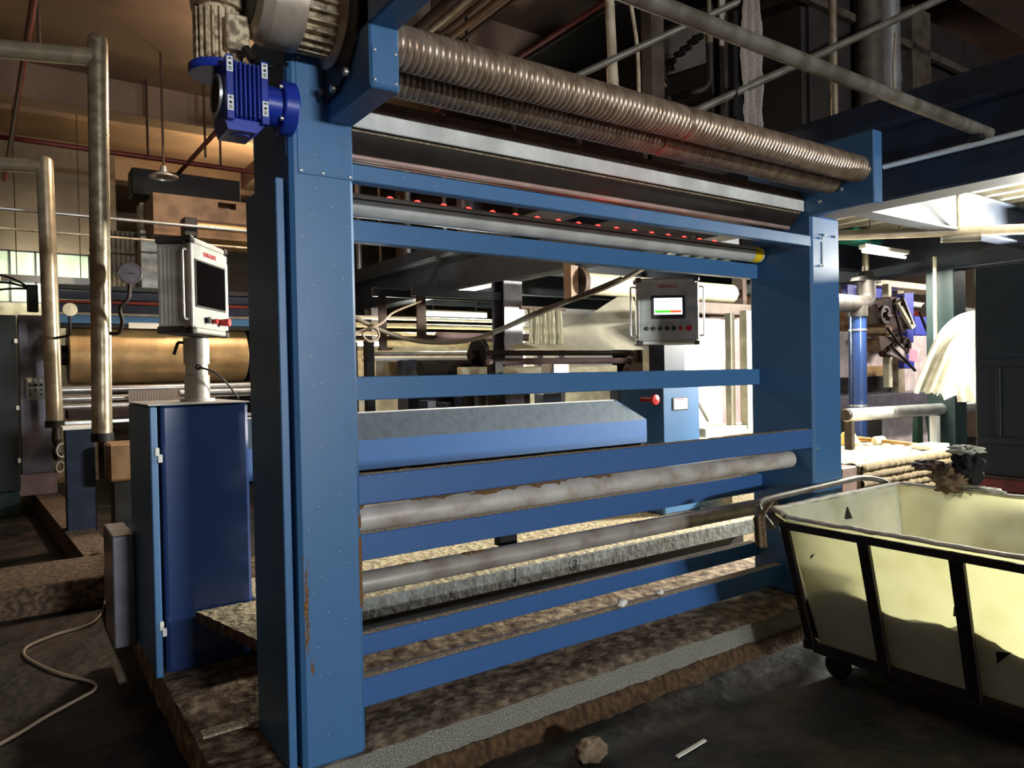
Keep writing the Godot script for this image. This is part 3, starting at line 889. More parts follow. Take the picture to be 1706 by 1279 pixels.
		for i in 6:
			var bx: float = -0.16 + i * 0.05
			m.box(V(bx - 0.006, -0.098, 0.001), V(bx + 0.006, -0.095, 0.0016), 0.0)
			m.box(V(bx - 0.004, -0.104, 0.001), V(bx + 0.003, -0.1015, 0.0016), 0.0)
		m.box(V(-0.16, -0.080, 0.001), V(0.16, -0.0785, 0.0016), 0.0)
		part("printed_mark", m, M.black, face)
	else:
		m.box(V(-sx + 0.008, y0 + 0.008, 0.004), V(sx - 0.008, y1 - 0.008, 0.007), 0.001)
		part("screen", m, M.screen_off, bz, "dark switched-off screen")
		for i in 3:
			m = mk.call()
			var bx: float = [-0.055, 0.025, 0.105][i]
			var rr: float = [0.017, 0.014, 0.02][i]
			m.cyl(V(bx, -0.155, 0.0), V(bx, -0.155, [0.02, 0.022, 0.05][i]), rr * 0.8, 16, rr)
			part("push_button", m, M.black if i == 0 else M.red, face)

func build_inspection() -> void:
	# left cabinet
	var c := thing("control_cabinet", "dark blue glossy steel cabinet with white hinges, behind the left post", "cabinet", V(0.77, 0.18, -3.9))
	part("body", B(0.575, 0.962, 0.172, 1.41, -4.30, -3.62, 0.016), M.navy, c)
	var dr := part("door", B(0.528, 0.558, 0.172, 1.403, -4.29, -3.612, 0.004), M.blue, c)
	for y in [1.15, 0.36]:
		var h := part("hinge", B(0.545, 0.562, y + 0.03, y + 0.068, -3.62, -3.600, 0.002), M.white, c)
		part("hinge_leaf", B(0.556, 0.574, y, y + 0.036, -3.62, -3.600, 0.002), M.white, h)
	part("top_plate", B(0.522, 0.966, 1.408, 1.414, -4.30, -3.61, 0.001), M.alu, c)
	solo("grey_box", B(0.42, 0.52, 0.17, 0.74, -4.55, -4.15, 0.006), "low dark grey metal box behind the left side of the dark blue cabinet", "box", M.panel_grey)
	# stand and panel on the cabinet
	var st := thing("panel_stand", "grey stepped tubular stand of the left control panel, on the dark blue cabinet", "stand", V(0.80, 1.414, -3.95))
	part("foot_flange", C(V(0.80, 1.414, -3.95), V(0.80, 1.428, -3.95), 0.082, 28), M.alu, st)
	part("lower_tube", C(V(0.80, 1.425, -3.95), V(0.80, 1.545, -3.95), 0.060, 28), M.hmi, st)
	part("middle_tube", C(V(0.80, 1.545, -3.95), V(0.80, 1.60, -3.95), 0.053, 28), M.hmi, st)
	part("upper_tube", C(V(0.80, 1.60, -3.95), V(0.80, 1.735, -3.95), 0.061, 28), M.hmi, st)
	part("plug", C(V(0.795, 1.585, -3.895), V(0.80, 1.583, -3.88), 0.014, 14), M.black, st)
	part("clamp_lever", MB.new().tube(bend([V(0.74, 1.71, -3.95), V(0.715, 1.712, -3.95), V(0.695, 1.65, -3.95)], 0.01), 0.008, 8), M.black, st)
	part("lead", MB.new().tube(smooth_path([V(0.80, 1.583, -3.88), V(0.86, 1.56, -3.86), V(0.93, 1.50, -3.88), V(1.0, 1.42, -3.95)]), 0.005, 8), M.black, st)
	hmi("operator_console", "grey control panel with a switched-off screen, above the dark blue cabinet", V(0.832, 1.962, -3.755), V(0.61, 0, -0.85), 0.40, 0.42, 0.165, false)
	# column on the right
	var k := thing("label_pedestal", "pale blue square steel pedestal with a white rating plate, seen between the crossbars", "column", V(4.17, 0.45, -3.95))
	part("body", B(3.965, 4.375, 0.452, 1.41, -4.2, -3.75, 0.012), M.blue, k)
	var np := part("rating_plate", B(4.068, 4.24, 1.222, 1.318, -3.752, -3.746, 0.002), M.black, k)
	part("plate_face", B(4.08, 4.228, 1.23, 1.312, -3.747, -3.744, 0.001), M.sticker, np)
	var ln := MB.new()
	for i in 5:
		ln.box(V(4.09, 1.24 + i * 0.012, -3.744), V(4.21 - 0.02 * (i % 2), 1.2425 + i * 0.012, -3.7434), 0.0)
	part("printed_lines", ln, M.black, np)
	part("red_print", B(4.10, 4.20, 1.299, 1.305, -3.7445, -3.7433, 0.0), M.red, np)
	solo("panel_post", B(4.08, 4.32, 1.41, 1.73, -4.0, -3.84, 0.008), "dark square post that carries the lit control panel", "post", M.blue_dark)
	hmi("operator_console", "grey control panel with a lit touch screen and seven buttons in a row", V(3.985, 1.955, -3.70), V(0.84, 0, 0.54), 0.45, 0.46, 0.12, true)
	# hood of the brush roller
	var h := thing("roller_hood", "long folded blue-grey sheet-metal hood between the cabinet and the right column", "hood", V(2.4, 0.99, -3.9))
	part("front_skirt", B(0.97, 3.80, 1.005, 1.172, -3.762, -3.75, 0.003), M.blue_worn, h)
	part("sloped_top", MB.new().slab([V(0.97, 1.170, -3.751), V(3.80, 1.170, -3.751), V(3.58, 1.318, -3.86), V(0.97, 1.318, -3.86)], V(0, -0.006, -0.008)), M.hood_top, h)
	part("end_cheek", MB.new().slab([V(3.80, 1.005, -3.755), V(3.80, 1.172, -3.755), V(3.60, 1.318, -3.86), V(3.80, 1.318, -4.1), V(3.80, 1.005, -4.1)], V(-0.006, 0, 0)), M.blue, h)
	part("top_lip", B(0.97, 3.58, 1.314, 1.320, -3.90, -3.857, 0.001), M.alu, h)
	solo("brush_roller", C(V(0.97, 0.97, -3.86), V(3.80, 0.97, -3.86), 0.085, 28), "dark brown bristly brush roller under the blue-grey hood", "roller", M.brush)
	solo("emergency_button", MB.new().lathe(V(3.90, 1.31, -3.80), V(0, 0, 1), [Vector2(-0.10, 0.0), Vector2(-0.10, 0.018), Vector2(0.03, 0.018), Vector2(0.035, 0.04), Vector2(0.05, 0.036), Vector2(0.056, 0)], 20), "red mushroom push button at the right end of the hood", "push button", M.red)
	# low platform with lint on top
	var p := thing("fabric_platform", "long low grey platform covered with pale lint, running behind the lower rollers", "platform", V(2.6, 0.17, -3.6))
	part("deck", B(0.97, 4.42, 0.341, 0.446, -4.0, -3.283, 0.006), M.slab_face, p)
	part("deck", MB.new().slab([V(0.698, 0.40, -3.60), V(0.83, 0.40, -3.01), V(1.05, 0.40, -3.01), V(1.05, 0.40, -3.60)], V(0, 0.044, 0)), M.plate, p)
	var nz := FastNoiseLite.new()
	nz.seed = 14; nz.frequency = 4.0
	var cover := MB.new().grid(220, 40, func(u: float, w: float) -> Vector3:
		var x: float = 0.975 + u * 3.44
		var z: float = -4.0 + w * 0.715
		return V(x, 0.449 + 0.006 * nz.get_noise_2d(x * 3.0, z * 3.0) - (0.006 if w > 0.99 or u < 0.002 else 0.0), z + (nz.get_noise_1d(x * 8.0) * 0.006 if w > 0.95 else 0.0)))
	var lt := part("lint", cover, M.slab_top, p, "pale lint matted on the deck")
	lt.set_meta("kind", "stuff")
	var cover2 := MB.new().grid(20, 24, func(u: float, w: float) -> Vector3:
		var a := V(0.70, 0, -3.60).lerp(V(0.832, 0, -3.012), w)
		var b := V(1.04, 0, -3.60).lerp(V(1.04, 0, -3.012), w)
		var q := a.lerp(b, u)
		return V(q.x, 0.447 + 0.005 * nz.get_noise_2d(q.x * 4.0, q.z * 4.0), q.z))
	var l2 := part("lint", cover2, M.slab_top, p)
	l2.set_meta("kind", "stuff")
	part("joint", B(2.285, 2.291, 0.37, 0.447, -3.286, -3.281, 0.0), M.iron_dark, p)
	part("support_beam", B(0.97, 4.42, 0.17, 0.335, -3.75, -3.40, 0.004), M.iron_dark, p)
	var dg := TextMesh.new()
	dg.text = "3"
	dg.font_size = 48
	dg.pixel_size = 0.0014
	dg.depth = 0.001
	var di := MeshInstance3D.new()
	di.name = "painted_number"
	di.mesh = dg
	di.material_override = M.black
	p.add_child(di, true)
	di.global_position = V(2.715, 0.400, -3.2825)
	part("painted_circle", MB.new().ring(V(2.715, 0.402, -3.283), V(2.715, 0.402, -3.2822), 0.042, 0.039, 28), M.black, p)

# ================================================================ the laundry trolley
func build_trolley() -> void:
	var t := thing("laundry_trolley", "big translucent white plastic laundry trolley in a rusty steel frame, at the right", "trolley", V(3.72, 0, -1.2))
	var yT := 0.80
	var yB := 0.17
	# rim corners (top) and floor corners (bottom): far end cut at the corner nearest the frame
	var zn := -0.05
	var top := [V(3.03, yT, zn), V(3.03, yT, -2.08), V(3.185, yT, -2.262), V(4.415, yT, -2.262), V(4.415, yT, zn)]
	var bot := [V(3.24, yB, zn - 0.12), V(3.24, yB, -2.05), V(3.30, yB, -2.13), V(4.22, yB, -2.13), V(4.22, yB, zn - 0.12)]
	var nz := FastNoiseLite.new()
	nz.seed = 31; nz.frequency = 1.6
	var ctr := V(3.72, 0.5, -1.1)
	for i in 5:
		var a: Vector3 = top[i]
		var b: Vector3 = top[(i + 1) % 5]
		var c: Vector3 = bot[(i + 1) % 5]
		var d: Vector3 = bot[i]
		var inn := (ctr - (a + b + c + d) * 0.25)
		inn.y = 0
		inn = inn.normalized()
		var n := maxi(4, int((b - a).length() * 20))
		var m := MB.new().grid(n, 14, func(u: float, w: float) -> Vector3:
			var q := d.lerp(c, u).lerp(a.lerp(b, u), w)
			return q + inn * (0.012 * sin(u * PI) * sin(w * PI) + 0.006 * nz.get_noise_3d(q.x * 2.0, q.y * 2.0, q.z * 2.0)))
		part("plastic_wall", m, M.plastic, t)
	part("bin_floor", MB.new().slab([bot[0], bot[1], bot[2], bot[3], bot[4]], V(0, 0.012, 0)), M.plastic, t)
	# crumpled folded rim
	for i in 4:
		var a: Vector3 = top[i]
		var b: Vector3 = top[i + 1]
		var n := maxi(4, int((b - a).length() * 30))
		var side := (b - a).normalized().cross(Vector3.UP)
		var m := MB.new().grid(n, 8, func(u: float, w: float) -> Vector3:
			var q := a.lerp(b, u)
			var th: float = w * TAU
			return q + V(0, 0.012 + sin(th) * 0.010 + 0.006 * nz.get_noise_3d(q.x * 5.0, 3.0, q.z * 5.0), 0) + side * (cos(th) * 0.020 + 0.006 * nz.get_noise_3d(q.x * 6.0, 9.0, q.z * 6.0)))
		part("rim", m, M.plastic_rim, t)
	# steel frame
	var off := V(-0.016, 0, 0)
	var bar := func(p: Vector3, q: Vector3, wd: float, th: float, out: Vector3) -> MB:
		var dd := (q - p).normalized()
		var o := (out - dd * out.dot(dd)).normalized()
		var s := dd.cross(o)
		var m := MB.new()
		m.t = Transform3D(Basis(dd, o, s), p)
		m.box(V(0, -th * 0.5, -wd * 0.5), V((q - p).length(), th * 0.5, wd * 0.5), 0.002)
		return m
	var L := V(-1, 0, 0)
	part("top_rail", bar.call(V(3.008, yT - 0.024, zn), V(3.008, yT - 0.024, -2.085), 0.034, 0.016, L), M.steel_frame, t)
	part("top_rail", bar.call(V(3.17, yT - 0.024, -2.278), V(4.42, yT - 0.024, -2.278), 0.034, 0.016, V(0, 0, -1)), M.steel_frame, t)
	part("top_rail", bar.call(V(3.008, yT - 0.024, -2.08), V(3.17, yT - 0.024, -2.278), 0.034, 0.016, V(-1, 0, -1)), M.steel_frame, t)
	part("bottom_rail", bar.call(V(3.225, yB - 0.02, zn - 0.12), V(3.225, yB - 0.02, -2.07), 0.045, 0.03, L), M.steel_frame, t)
	part("bottom_rail", bar.call(V(3.225, yB - 0.02, -2.12), V(4.24, yB - 0.02, -2.12), 0.045, 0.03, V(0, 0, -1)), M.steel_frame, t)
	part("bottom_rail", bar.call(V(4.24, yB - 0.02, zn - 0.12), V(4.24, yB - 0.02, -2.12), 0.045, 0.03, V(1, 0, 0)), M.steel_frame, t)
	for q in [[-2.085, -2.085, 0.04], [-1.70, -1.72, 0.05], [-1.325, -1.35, 0.055], [-0.90, -0.92, 0.05], [-0.48, -0.52, 0.05]]:
		part("frame_post", bar.call(V(3.008, yT - 0.01, q[0]), V(3.222, yB - 0.03, q[1]), q[2], 0.022, L), M.steel_frame, t)
	for x in [3.7, 4.40]:
		part("frame_post", bar.call(V(x, yT - 0.01, -2.278), V(3.72 + (x - 3.72) * 0.8, yB - 0.03, -2.145), 0.045, 0.02, V(0, 0, -1)), M.steel_frame, t)
	part("push_handle", MB.new().tube(bend([V(3.20, 0.70, -2.28), V(3.20, 0.79, -2.37), V(3.24, 0.825, -2.39), V(4.25, 0.85, -2.40), V(4.42, 0.82, -2.36), V(4.42, 0.76, -2.27)], 0.10), 0.017, 14), M.grey_pipe, t)
	for p in [V(3.31, 0, -2.0), V(4.13, 0, -2.0), V(3.31, 0, -0.35), V(4.13, 0, -0.35)]:
		var w := part("caster_wheel", MB.new().lathe(p + V(-0.022, 0.062, 0), V(1, 0, 0), [Vector2(0, 0), Vector2(0, 0.05), Vector2(0.008, 0.062), Vector2(0.036, 0.062), Vector2(0.044, 0.05), Vector2(0.044, 0)], 24), M.black, t)
		var fk := MB.new()
		fk.box(p + V(-0.032, 0.055, -0.02), p + V(-0.026, 0.135, 0.02), 0.001)
		fk.box(p + V(0.026, 0.055, -0.02), p + V(0.032, 0.135, 0.02), 0.001)
		fk.box(p + V(-0.04, 0.128, -0.04), p + V(0.04, 0.138, 0.04), 0.001)
		part("fork", fk, M.iron_dark, w)
	# torn places in the wall: small dark flaps standing off the plastic
	var flap := func(a: Vector3, b: Vector3, c: Vector3) -> void:
		part("torn_flap", MB.new().slab([a, b, c], V(-0.004, 0, 0)), M.iron_dark, t)
	flap.call(V(3.155, 0.395, -1.245), V(3.150, 0.41, -1.19), V(3.175, 0.34, -1.25))
	flap.call(V(3.078, 0.640, -1.99), V(3.073, 0.655, -1.965), V(3.085, 0.622, -1.995))
	flap.call(V(3.105, 0.55, -1.375), V(3.118, 0.51, -1.36), V(3.121, 0.505, -1.385))
	part("torn_flap", MB.new().slab([V(3.75, 0.66, -2.232), V(3.86, 0.66, -2.232), V(3.82, 0.745, -2.243)], V(0, 0, 0.004)), M.iron_dark, t)
	# unseen laundry inside, placed to darken the lower walls
	var heap := MB.new().grid(120, 70, func(u: float, w: float) -> Vector3:
		var z := -2.10 + w * 1.90
		var k := clampf(1.0 - pow(absf(u * 2.0 - 1.0), 60.0), 0.0, 1.0)
		var y := 0.19 + k * (0.23 + 0.06 * sin(z * 4.1 + 2.2) + 0.05 * sin(z * 9.0) + 0.10 * nz.get_noise_2d(u * 1.4, z * 1.4))
		var g := (y - 0.17) / 0.63
		return V(lerpf(lerpf(3.25, 3.04, g), lerpf(4.21, 4.40, g), u), y, z))
	solo("laundry_heap", heap, "unseen brown cloth heap inside the laundry trolley, placed to darken its lower walls", "laundry", M.laundry)
	# rag at the corner and the bundle on the far rim
	var rg := MB.new().grid(20, 24, func(u: float, w: float) -> Vector3:
		var th: float = u * TAU
		var r := 0.022 + 0.008 * sin(th * 5.0) + 0.006 * nz.get_noise_2d(w * 6.0, u * 3.0)
		var q := V(3.12, 0.845, -2.24).lerp(V(2.985, 0.80, -2.20), minf(w * 2.0, 1.0)).lerp(V(2.985, 0.66, -2.19), maxf(w * 2.0 - 1.0, 0.0))
		return q + V(cos(th) * r, (sin(th) * r) if w < 0.5 else 0.0, sin(th) * r))
	solo("rag", rg, "twisted beige rag hanging over the corner of the laundry trolley", "rag", M.rag)
	solo("rag_bundle", MB.new().lump(V(4.43, 0.865, -1.97), V(0.08, 0.075, 0.10), 3, 0.3), "knotted olive and beige cloth bundle on the far rim of the trolley", "cloth bundle", M.rag)
	solo("work_cap", MB.new().lump(V(4.44, 0.935, -2.10), V(0.09, 0.03, 0.09), 5, 0.25), "brown flattened cap on the far rim of the trolley, left of the black bag", "cap", M.brown)
	var bg := thing("black_bag", "crumpled black plastic bag under a white rag on the far rim of the trolley", "bag", V(4.47, 0.85, -1.90))
	part("bag_body", MB.new().lump(V(4.47, 0.945, -1.90), V(0.075, 0.10, 0.075), 8, 0.35), M.cloth_black, bg)
	part("white_rag", MB.new().lump(V(4.47, 1.035, -1.91), V(0.075, 0.025, 0.085), 9, 0.4), M.cloth, bg)
	solo("white_glove", MB.new().lump(V(4.41, 0.83, -1.80), V(0.045, 0.014, 0.10), 12, 0.35, 14), "crumpled white glove lying on the far rim of the trolley", "glove", M.cloth)

# ================================================================ left part of the hall
func build_left() -> void:
	# steam pipes
	var p1 := thing("insulated_pipe", "tall shiny metal-clad pipe with an elbow, the taller of the two at the left", "pipe", V(0.67, 1.1, -6.86), "metal-clad steam pipes")
	part("cladding", MB.new().tube(bend([V(0.645, 1.10, -6.86), V(0.69, 4.33, -6.86)], 0.1, 4), 0.076, 28), M.chrome_old, p1)
	part("end_dome", MB.new().lathe(V(0.69, 4.32, -6.86), V(0, 1, 0), [Vector2(0, 0.076), Vector2(0.03, 0.072), Vector2(0.055, 0.055), Vector2(0.07, 0.03), Vector2(0.075, 0)], 28), M.chrome_old, p1)
	part("cladding", C(V(0.66, 4.19, -6.86), V(-3.5, 4.19, -8.3), 0.072, 28), M.chrome, p1)
	for y in [1.14, 2.6, 3.55]:
		part("joint_band", MB.new().ring(V(0.645 + 0.014 * (y - 1.1), y, -6.86), V(0.645 + 0.014 * (y - 1.1), y + 0.012, -6.86), 0.079, 0.07, 28), M.chrome_old, p1)
	part("end_flange", C(V(0.645, 1.03, -6.86), V(0.645, 1.10, -6.86), 0.085, 24), M.iron_dark, p1)
	var p2 := thing("insulated_pipe", "shorter shiny metal-clad pipe with an elbow, left of the taller one", "pipe", V(0.40, 1.1, -8.9), "metal-clad steam pipes")
	part("cladding", MB.new().tube(bend([V(0.41, 1.13, -8.9), V(0.385, 3.81, -8.9)], 0.1, 4), 0.078, 28), M.chrome, p2)
	part("end_dome", MB.new().lathe(V(0.385, 3.80, -8.9), V(0, 1, 0), [Vector2(0, 0.078), Vector2(0.03, 0.072), Vector2(0.05, 0.05), Vector2(0.06, 0)], 28), M.chrome, p2)
	part("cladding", C(V(0.35, 3.755, -8.9), V(-3.5, 3.70, -10.2), 0.07, 28), M.chrome, p2)
	part("joint_band", MB.new().ring(V(0.40, 2.02, -8.9), V(0.40, 2.035, -8.9), 0.081, 0.07, 28), M.chrome, p2)
	part("end_flange", C(V(0.41, 1.06, -8.9), V(0.41, 1.13, -8.9), 0.088, 24), M.iron_dark, p2)
	# gauges on the pipes
	var g1 := thing("pressure_gauge", "round pressure gauge on a siphon beside the taller clad pipe", "gauge", V(0.83, 2.3, -6.6))
	part("dial", MB.new().lathe(V(0.85, 2.40, -6.66), V(0.05, 0, 1), [Vector2(0, 0), Vector2(0, 0.085), Vector2(0.045, 0.09), Vector2(0.05, 0.082), Vector2(0.046, 0.078), Vector2(0.046, 0)], 30), M.panel_grey, g1)
	part("pointer", B(0.85, 0.885, 2.395, 2.402, -6.612, -6.608, 0.0), M.black, g1)
	part("siphon", MB.new().tube(smooth_path([V(0.85, 2.33, -6.66), V(0.84, 2.20, -6.68), V(0.78, 2.12, -6.70), V(0.80, 2.02, -6.74), V(0.78, 1.93, -6.78), V(0.72, 1.92, -6.82)]), 0.016, 10), M.iron, g1)
	var g2 := thing("pressure_gauge", "small pale round gauge beside the shorter clad pipe", "gauge", V(0.52, 2.2, -8.6))
	part("dial", MB.new().lathe(V(0.55, 2.26, -8.62), V(0.1, 0, 1), [Vector2(0, 0), Vector2(0, 0.062), Vector2(0.04, 0.066), Vector2(0.045, 0)], 26), M.cream, g2)
	part("stem", MB.new().tube(bend([V(0.55, 2.20, -8.62), V(0.55, 2.0, -8.62), V(0.42, 1.98, -8.84)], 0.05), 0.014, 10), M.iron_dark, g2)
	var vv := thing("steam_valve", "cluster of small dark valves under the shorter clad pipe", "valve", V(0.42, 0.75, -8.8))
	part("valve_body", MB.new().lathe(V(0.42, 0.72, -8.85), V(0, 1, 0), [Vector2(0, 0.03), Vector2(0.08, 0.05), Vector2(0.16, 0.03), Vector2(0.22, 0.05), Vector2(0.34, 0.035)], 16), M.iron, vv)
	part("hand_wheel", MB.new().ring(V(0.45, 0.83, -8.75), V(0.46, 0.83, -8.74), 0.075, 0.06, 20), M.bolt, vv)
	part("hand_wheel", MB.new().ring(V(0.42, 0.66, -8.76), V(0.44, 0.66, -8.74), 0.06, 0.045, 20), M.silver, vv)
	# calender with the gold drum
	var m := thing("calender", "fabric calender with a wide gold drum, at the far left behind the clad pipes", "machine", V(1.6, 0.2, -10.2))
	var sp := part("side_frame", B(0.13, 0.45, 0.45, 2.33, -11.6, -10.3, 0.01), M.panel_grey, m, "grey metal side frame")
	var bp := part("button_plate", B(0.195, 0.385, 1.33, 1.59, -10.302, -10.285, 0.004), M.hmi_face, sp)
	bp.set_meta("label", "pale plate with rows of buttons")
	for r in 4:
		for cidx in 3:
			if r == 3 and cidx == 1:
				continue
			var bx: float = 0.235 + cidx * 0.055
			var by: float = 1.555 - r * 0.055
			part("push_button", C(V(bx, by, -10.285), V(bx, by, -10.268), 0.02 if r < 2 else 0.013, 14), M.white if r == 0 else (M.black if cidx > 0 else M.brown), sp)
	var nm := MB.new()
	for r in 3:
		for q in 9:
			nm.box(V(0.18 + q * 0.021, 1.93 - r * 0.03, -10.301), V(0.194 + q * 0.021, 1.944 - r * 0.03, -10.299), 0.0)
	part("worn_lettering", nm, M.iron, sp)
	part("side_frame", B(2.72, 2.98, 0.45, 2.6, -11.4, -10.1, 0.01), M.blue_dark, m)
	part("base_beam", B(0.10, 0.48, 0.20, 0.45, -11.6, -10.25, 0.006), M.mauve, m)
	var dm := part("gold_drum", C(V(0.62, 1.85, -10.25), V(2.66, 1.85, -10.25), 0.355, 48, -1.0, 0.01), M.gold, m, "wide gold drum")
	part("drum_axle", C(V(0.45, 1.85, -10.25), V(0.62, 1.85, -10.25), 0.12, 24), M.iron_dark, dm)
	part("drum_axle", C(V(2.66, 1.85, -10.25), V(2.75, 1.85, -10.25), 0.12, 24), M.iron_dark, dm)
	for q in [[2.61, 2.67, M.black], [2.50, 2.60, M.blue_dark], [2.45, 2.49, M.red_pipe], [2.35, 2.445, M.blue_dark], [2.31, 2.345, M.silver], [2.215, 2.305, M.blue], [2.16, 2.21, M.iron_dark]]:
		part("cross_member", B(0.45, 2.8, q[0], q[1], -10.0, -9.9, 0.006), q[2], m)
	part("white_tag", B(1.24, 1.72, 2.165, 2.235, -9.90, -9.885, 0.002), M.white, m)
	for q in [[1.435, -9.9, 0.045, 2.66], [1.335, -9.7, 0.036, 2.6], [1.245, -9.7, 0.034, 1.25], [1.37, -9.3, 0.042, 2.5]]:
		part("steel_roller", C(V(0.50 if q[3] < 2.5 or q[1] < -9.5 else 1.69, q[0], q[1]), V(q[3], q[0], q[1]), q[2], 24), M.silver, m)
	part("lower_rail", B(0.45, 2.7, 1.045, 1.085, -9.65, -9.55, 0.004), M.silver, m)
	part("lower_box", B(0.58, 2.3, 1.09, 1.2, -10.3, -9.8, 0.006), M.brown, m)
	var nz := FastNoiseLite.new()
	nz.seed = 2; nz.frequency = 2.0
	var fb := MB.new().grid(60, 6, func(u: float, w: float) -> Vector3:
		return V(1.16 + u * 0.62, 1.27 + w * 0.145, -9.42 + 0.012 * sin(u * 130.0) * (1.0 - w * 0.5)))
	solo("pleated_fabric", fb, "strip of white pleated fabric over the rollers behind the dark blue cabinet", "fabric", M.cloth_grey)
	var dc := thing("electrical_cabinet", "dark teal cabinet with white hinges at the left edge", "cabinet", V(-0.1, 0.13, -10))
	part("body", B(-0.45, 0.115, 0.30, 2.30, -10.6, -10.0, 0.008), M.cabinet_teal, dc)
	part("base", B(-0.45, 0.10, 0.0, 0.30, -10.6, -10.1, 0.008), M.teal, dc)
	for y in [0.62, 1.22, 1.98]:
		part("hinge", B(0.09, 0.122, y, y + 0.05, -10.0, -9.97, 0.003), M.white, dc)
	# floor channels
	solo("floor_rail", MB.new().slab([V(0.17, 0.0, -11.9), V(0.43, 0.0, -11.9), V(0.675, 0.0, -6.45), V(0.455, 0.0, -6.42)], V(0, 0.20, 0)), "long rusty steel channel on the floor, leading away to the gold drum machine", "channel", M.plate)
	solo("floor_channel", B(-2.5, 0.72, 0.0, 0.20, -6.38, -5.66, 0.01), "broad steel cable channel crossing the floor at the left", "channel", M.plate)
	solo("stub_post", B(0.42, 0.65, 0.0, 1.10, -7.75, -7.55, 0.008), "narrow dark blue steel post below the two clad pipes", "post", M.blue_dark)
	solo("post_cap", B(0.40, 0.66, 1.10, 1.13, -7.78, -7.52, 0.003), "pale steel cap plate on the narrow dark blue post", "plate", M.alu)
	solo("tan_bin", B(0.74, 1.05, 0.62, 0.96, -7.8, -7.4, 0.02), "tan dusty sheet-metal bin behind the dark blue cabinet", "bin", M.bronze)
	solo("bin_stand", B(0.78, 1.02, 0.0, 0.62, -7.75, -7.45, 0.006), "dark stand under the tan bin", "stand", M.iron_dark)
	solo("scrap_block", MB.new().lump(V(0.62, 0.10, -6.5 + 1.0), V(0.07, 0.11, 0.09), 44, 0.3), "pale broken concrete lump beside the cabinet foot", "concrete lump", M.concrete)
	# far back: partition, ducts, beige dryer
	var _w := struct("wall_partition", B(-5, 1.16, 0, 2.72, -13.2, -13.0, 0.0), M.cream_dim, "tan partition wall at the far left under the white panels", "wall")
	var wi := struct("window_1", B(-1.6, 1.13, 2.72, 3.50, -13.14, -13.06, 0.0), M.window, "row of pale frosted panels in thin black frames at the far left", "window")
	for x in [-0.62, 0.08, 0.40, 1.10]:
		part("frame", B(x, x + 0.025, 2.72, 3.50, -13.06, -13.03, 0.0), M.black, wi)
	for y in [2.72, 3.02, 3.48]:
		part("frame", B(-1.6, 1.13, y, y + 0.02, -13.06, -13.03, 0.0), M.black, wi)
	struct("wall_upper", B(-5, 1.5, 3.5, 5.2, -13.2, -13.0, 0.0), M.wall, "brown wall above the frosted panels", "wall")
	var cu := thing("corrugated_sheet", "tall ribbed metal sheet behind the taller clad pipe", "metal sheet", V(1.5, 2.4, -11.6))
	for i in 11:
		var x: float = 1.14 + i * 0.06
		part("rib", MB.new().prism([Vector2(0, 0), Vector2(0.015, 0.025), Vector2(0.045, 0.025), Vector2(0.06, 0)], V(x, 2.4, -11.6), V(1, 0, 0), V(0, 0, 1), V(0, 1.25, 0)), M.cream_dim, cu)
	var du := thing("square_duct", "square galvanised air duct left of the beige dryer housing", "duct", V(1.75, 2.8, -11.3))
	part("duct_section", B(1.60, 1.90, 3.62, 4.02, -11.6, -11.3, 0.006), M.cream_dim, du)
	part("duct_section", B(1.58, 1.84, 2.6, 3.62, -11.5, -11.2, 0.006), M.hmi, du)
	var dry := thing("dryer_housing", "beige sheet-metal dryer housing with a dark slot, below the ceiling behind the left post", "machine housing", V(2.3, 3.4, -11))
	part("housing", B(1.66, 3.4, 3.47, 4.02, -11.6, -10.9, 0.01), M.bronze, dry)
	# front panels; the slot and the gap between them are real recesses
	for q in [[1.66, 3.4, 3.985, 4.02], [1.66, 2.48, 3.90, 3.985], [2.72, 3.4, 3.90, 3.985], [1.66, 3.4, 3.66, 3.90], [1.66, 2.0, 3.61, 3.66], [1.66, 3.4, 3.47, 3.61]]:
		part("front_panel", B(q[0], q[1], q[2], q[3], -10.9, -10.6, 0.0), M.bronze, dry)
	part("lower_lip", B(2.0, 3.4, 3.66, 3.70, -10.6, -10.55, 0.002), M.brown, dry)
	part("bearing", B(1.93, 2.09, 3.38, 3.62, -10.3, -10.05, 0.01), M.iron_dark, dry)
	part("copper_roller", C(V(2.05, 3.55, -10.2), V(3.4, 3.55, -10.2), 0.045, 20), M.gold, dry)
	solo("vent_slot_box", B(1.55, 3.05, 4.20, 4.58, -12.0, -11.6, 0.01), "long black ventilation box hanging above the beige dryer housing", "ventilation box", M.iron_dark)
	solo("light_pipe", C(V(-3, 3.50, -10.0), V(3.2, 3.50, -10.0), 0.022, 14), "thin bright steel pipe running across the far left hall", "pipe", M.silver)
	solo("light_pipe", C(V(-3, 3.275, -10.0), V(3.2, 3.275, -10.0), 0.014, 12), "thinner cream pipe just below the bright steel pipe", "pipe", M.white_pipe)
	solo("filter_box", B(0.20, 0.30, 2.26, 2.54, -9.06, -8.96, 0.008), "small black filter box with cables on the shorter clad pipe", "box", M.black)
	for i in 3:
		solo("hanging_cable", MB.new().tube(smooth_path([V(-0.9, 2.95 - i * 0.2, -9.3), V(-0.3, 2.70 - i * 0.12, -9.2), V(0.05, 2.62 - i * 0.06, -9.1), V(0.24, 2.5, -9.02)]), 0.011, 8), ["uppermost black cable running to the small filter box", "middle black cable running to the small filter box", "lowest black cable running to the small filter box"][i], "cable", M.black, "cables to the filter box")
	# sprinkler pipes
	solo("sprinkler_pipe", C(V(-3, 4.58, -11.0), V(3.9, 4.58, -11.0), 0.035, 14), "red sprinkler pipe running level under the ceiling at the far left", "pipe", M.red_pipe)
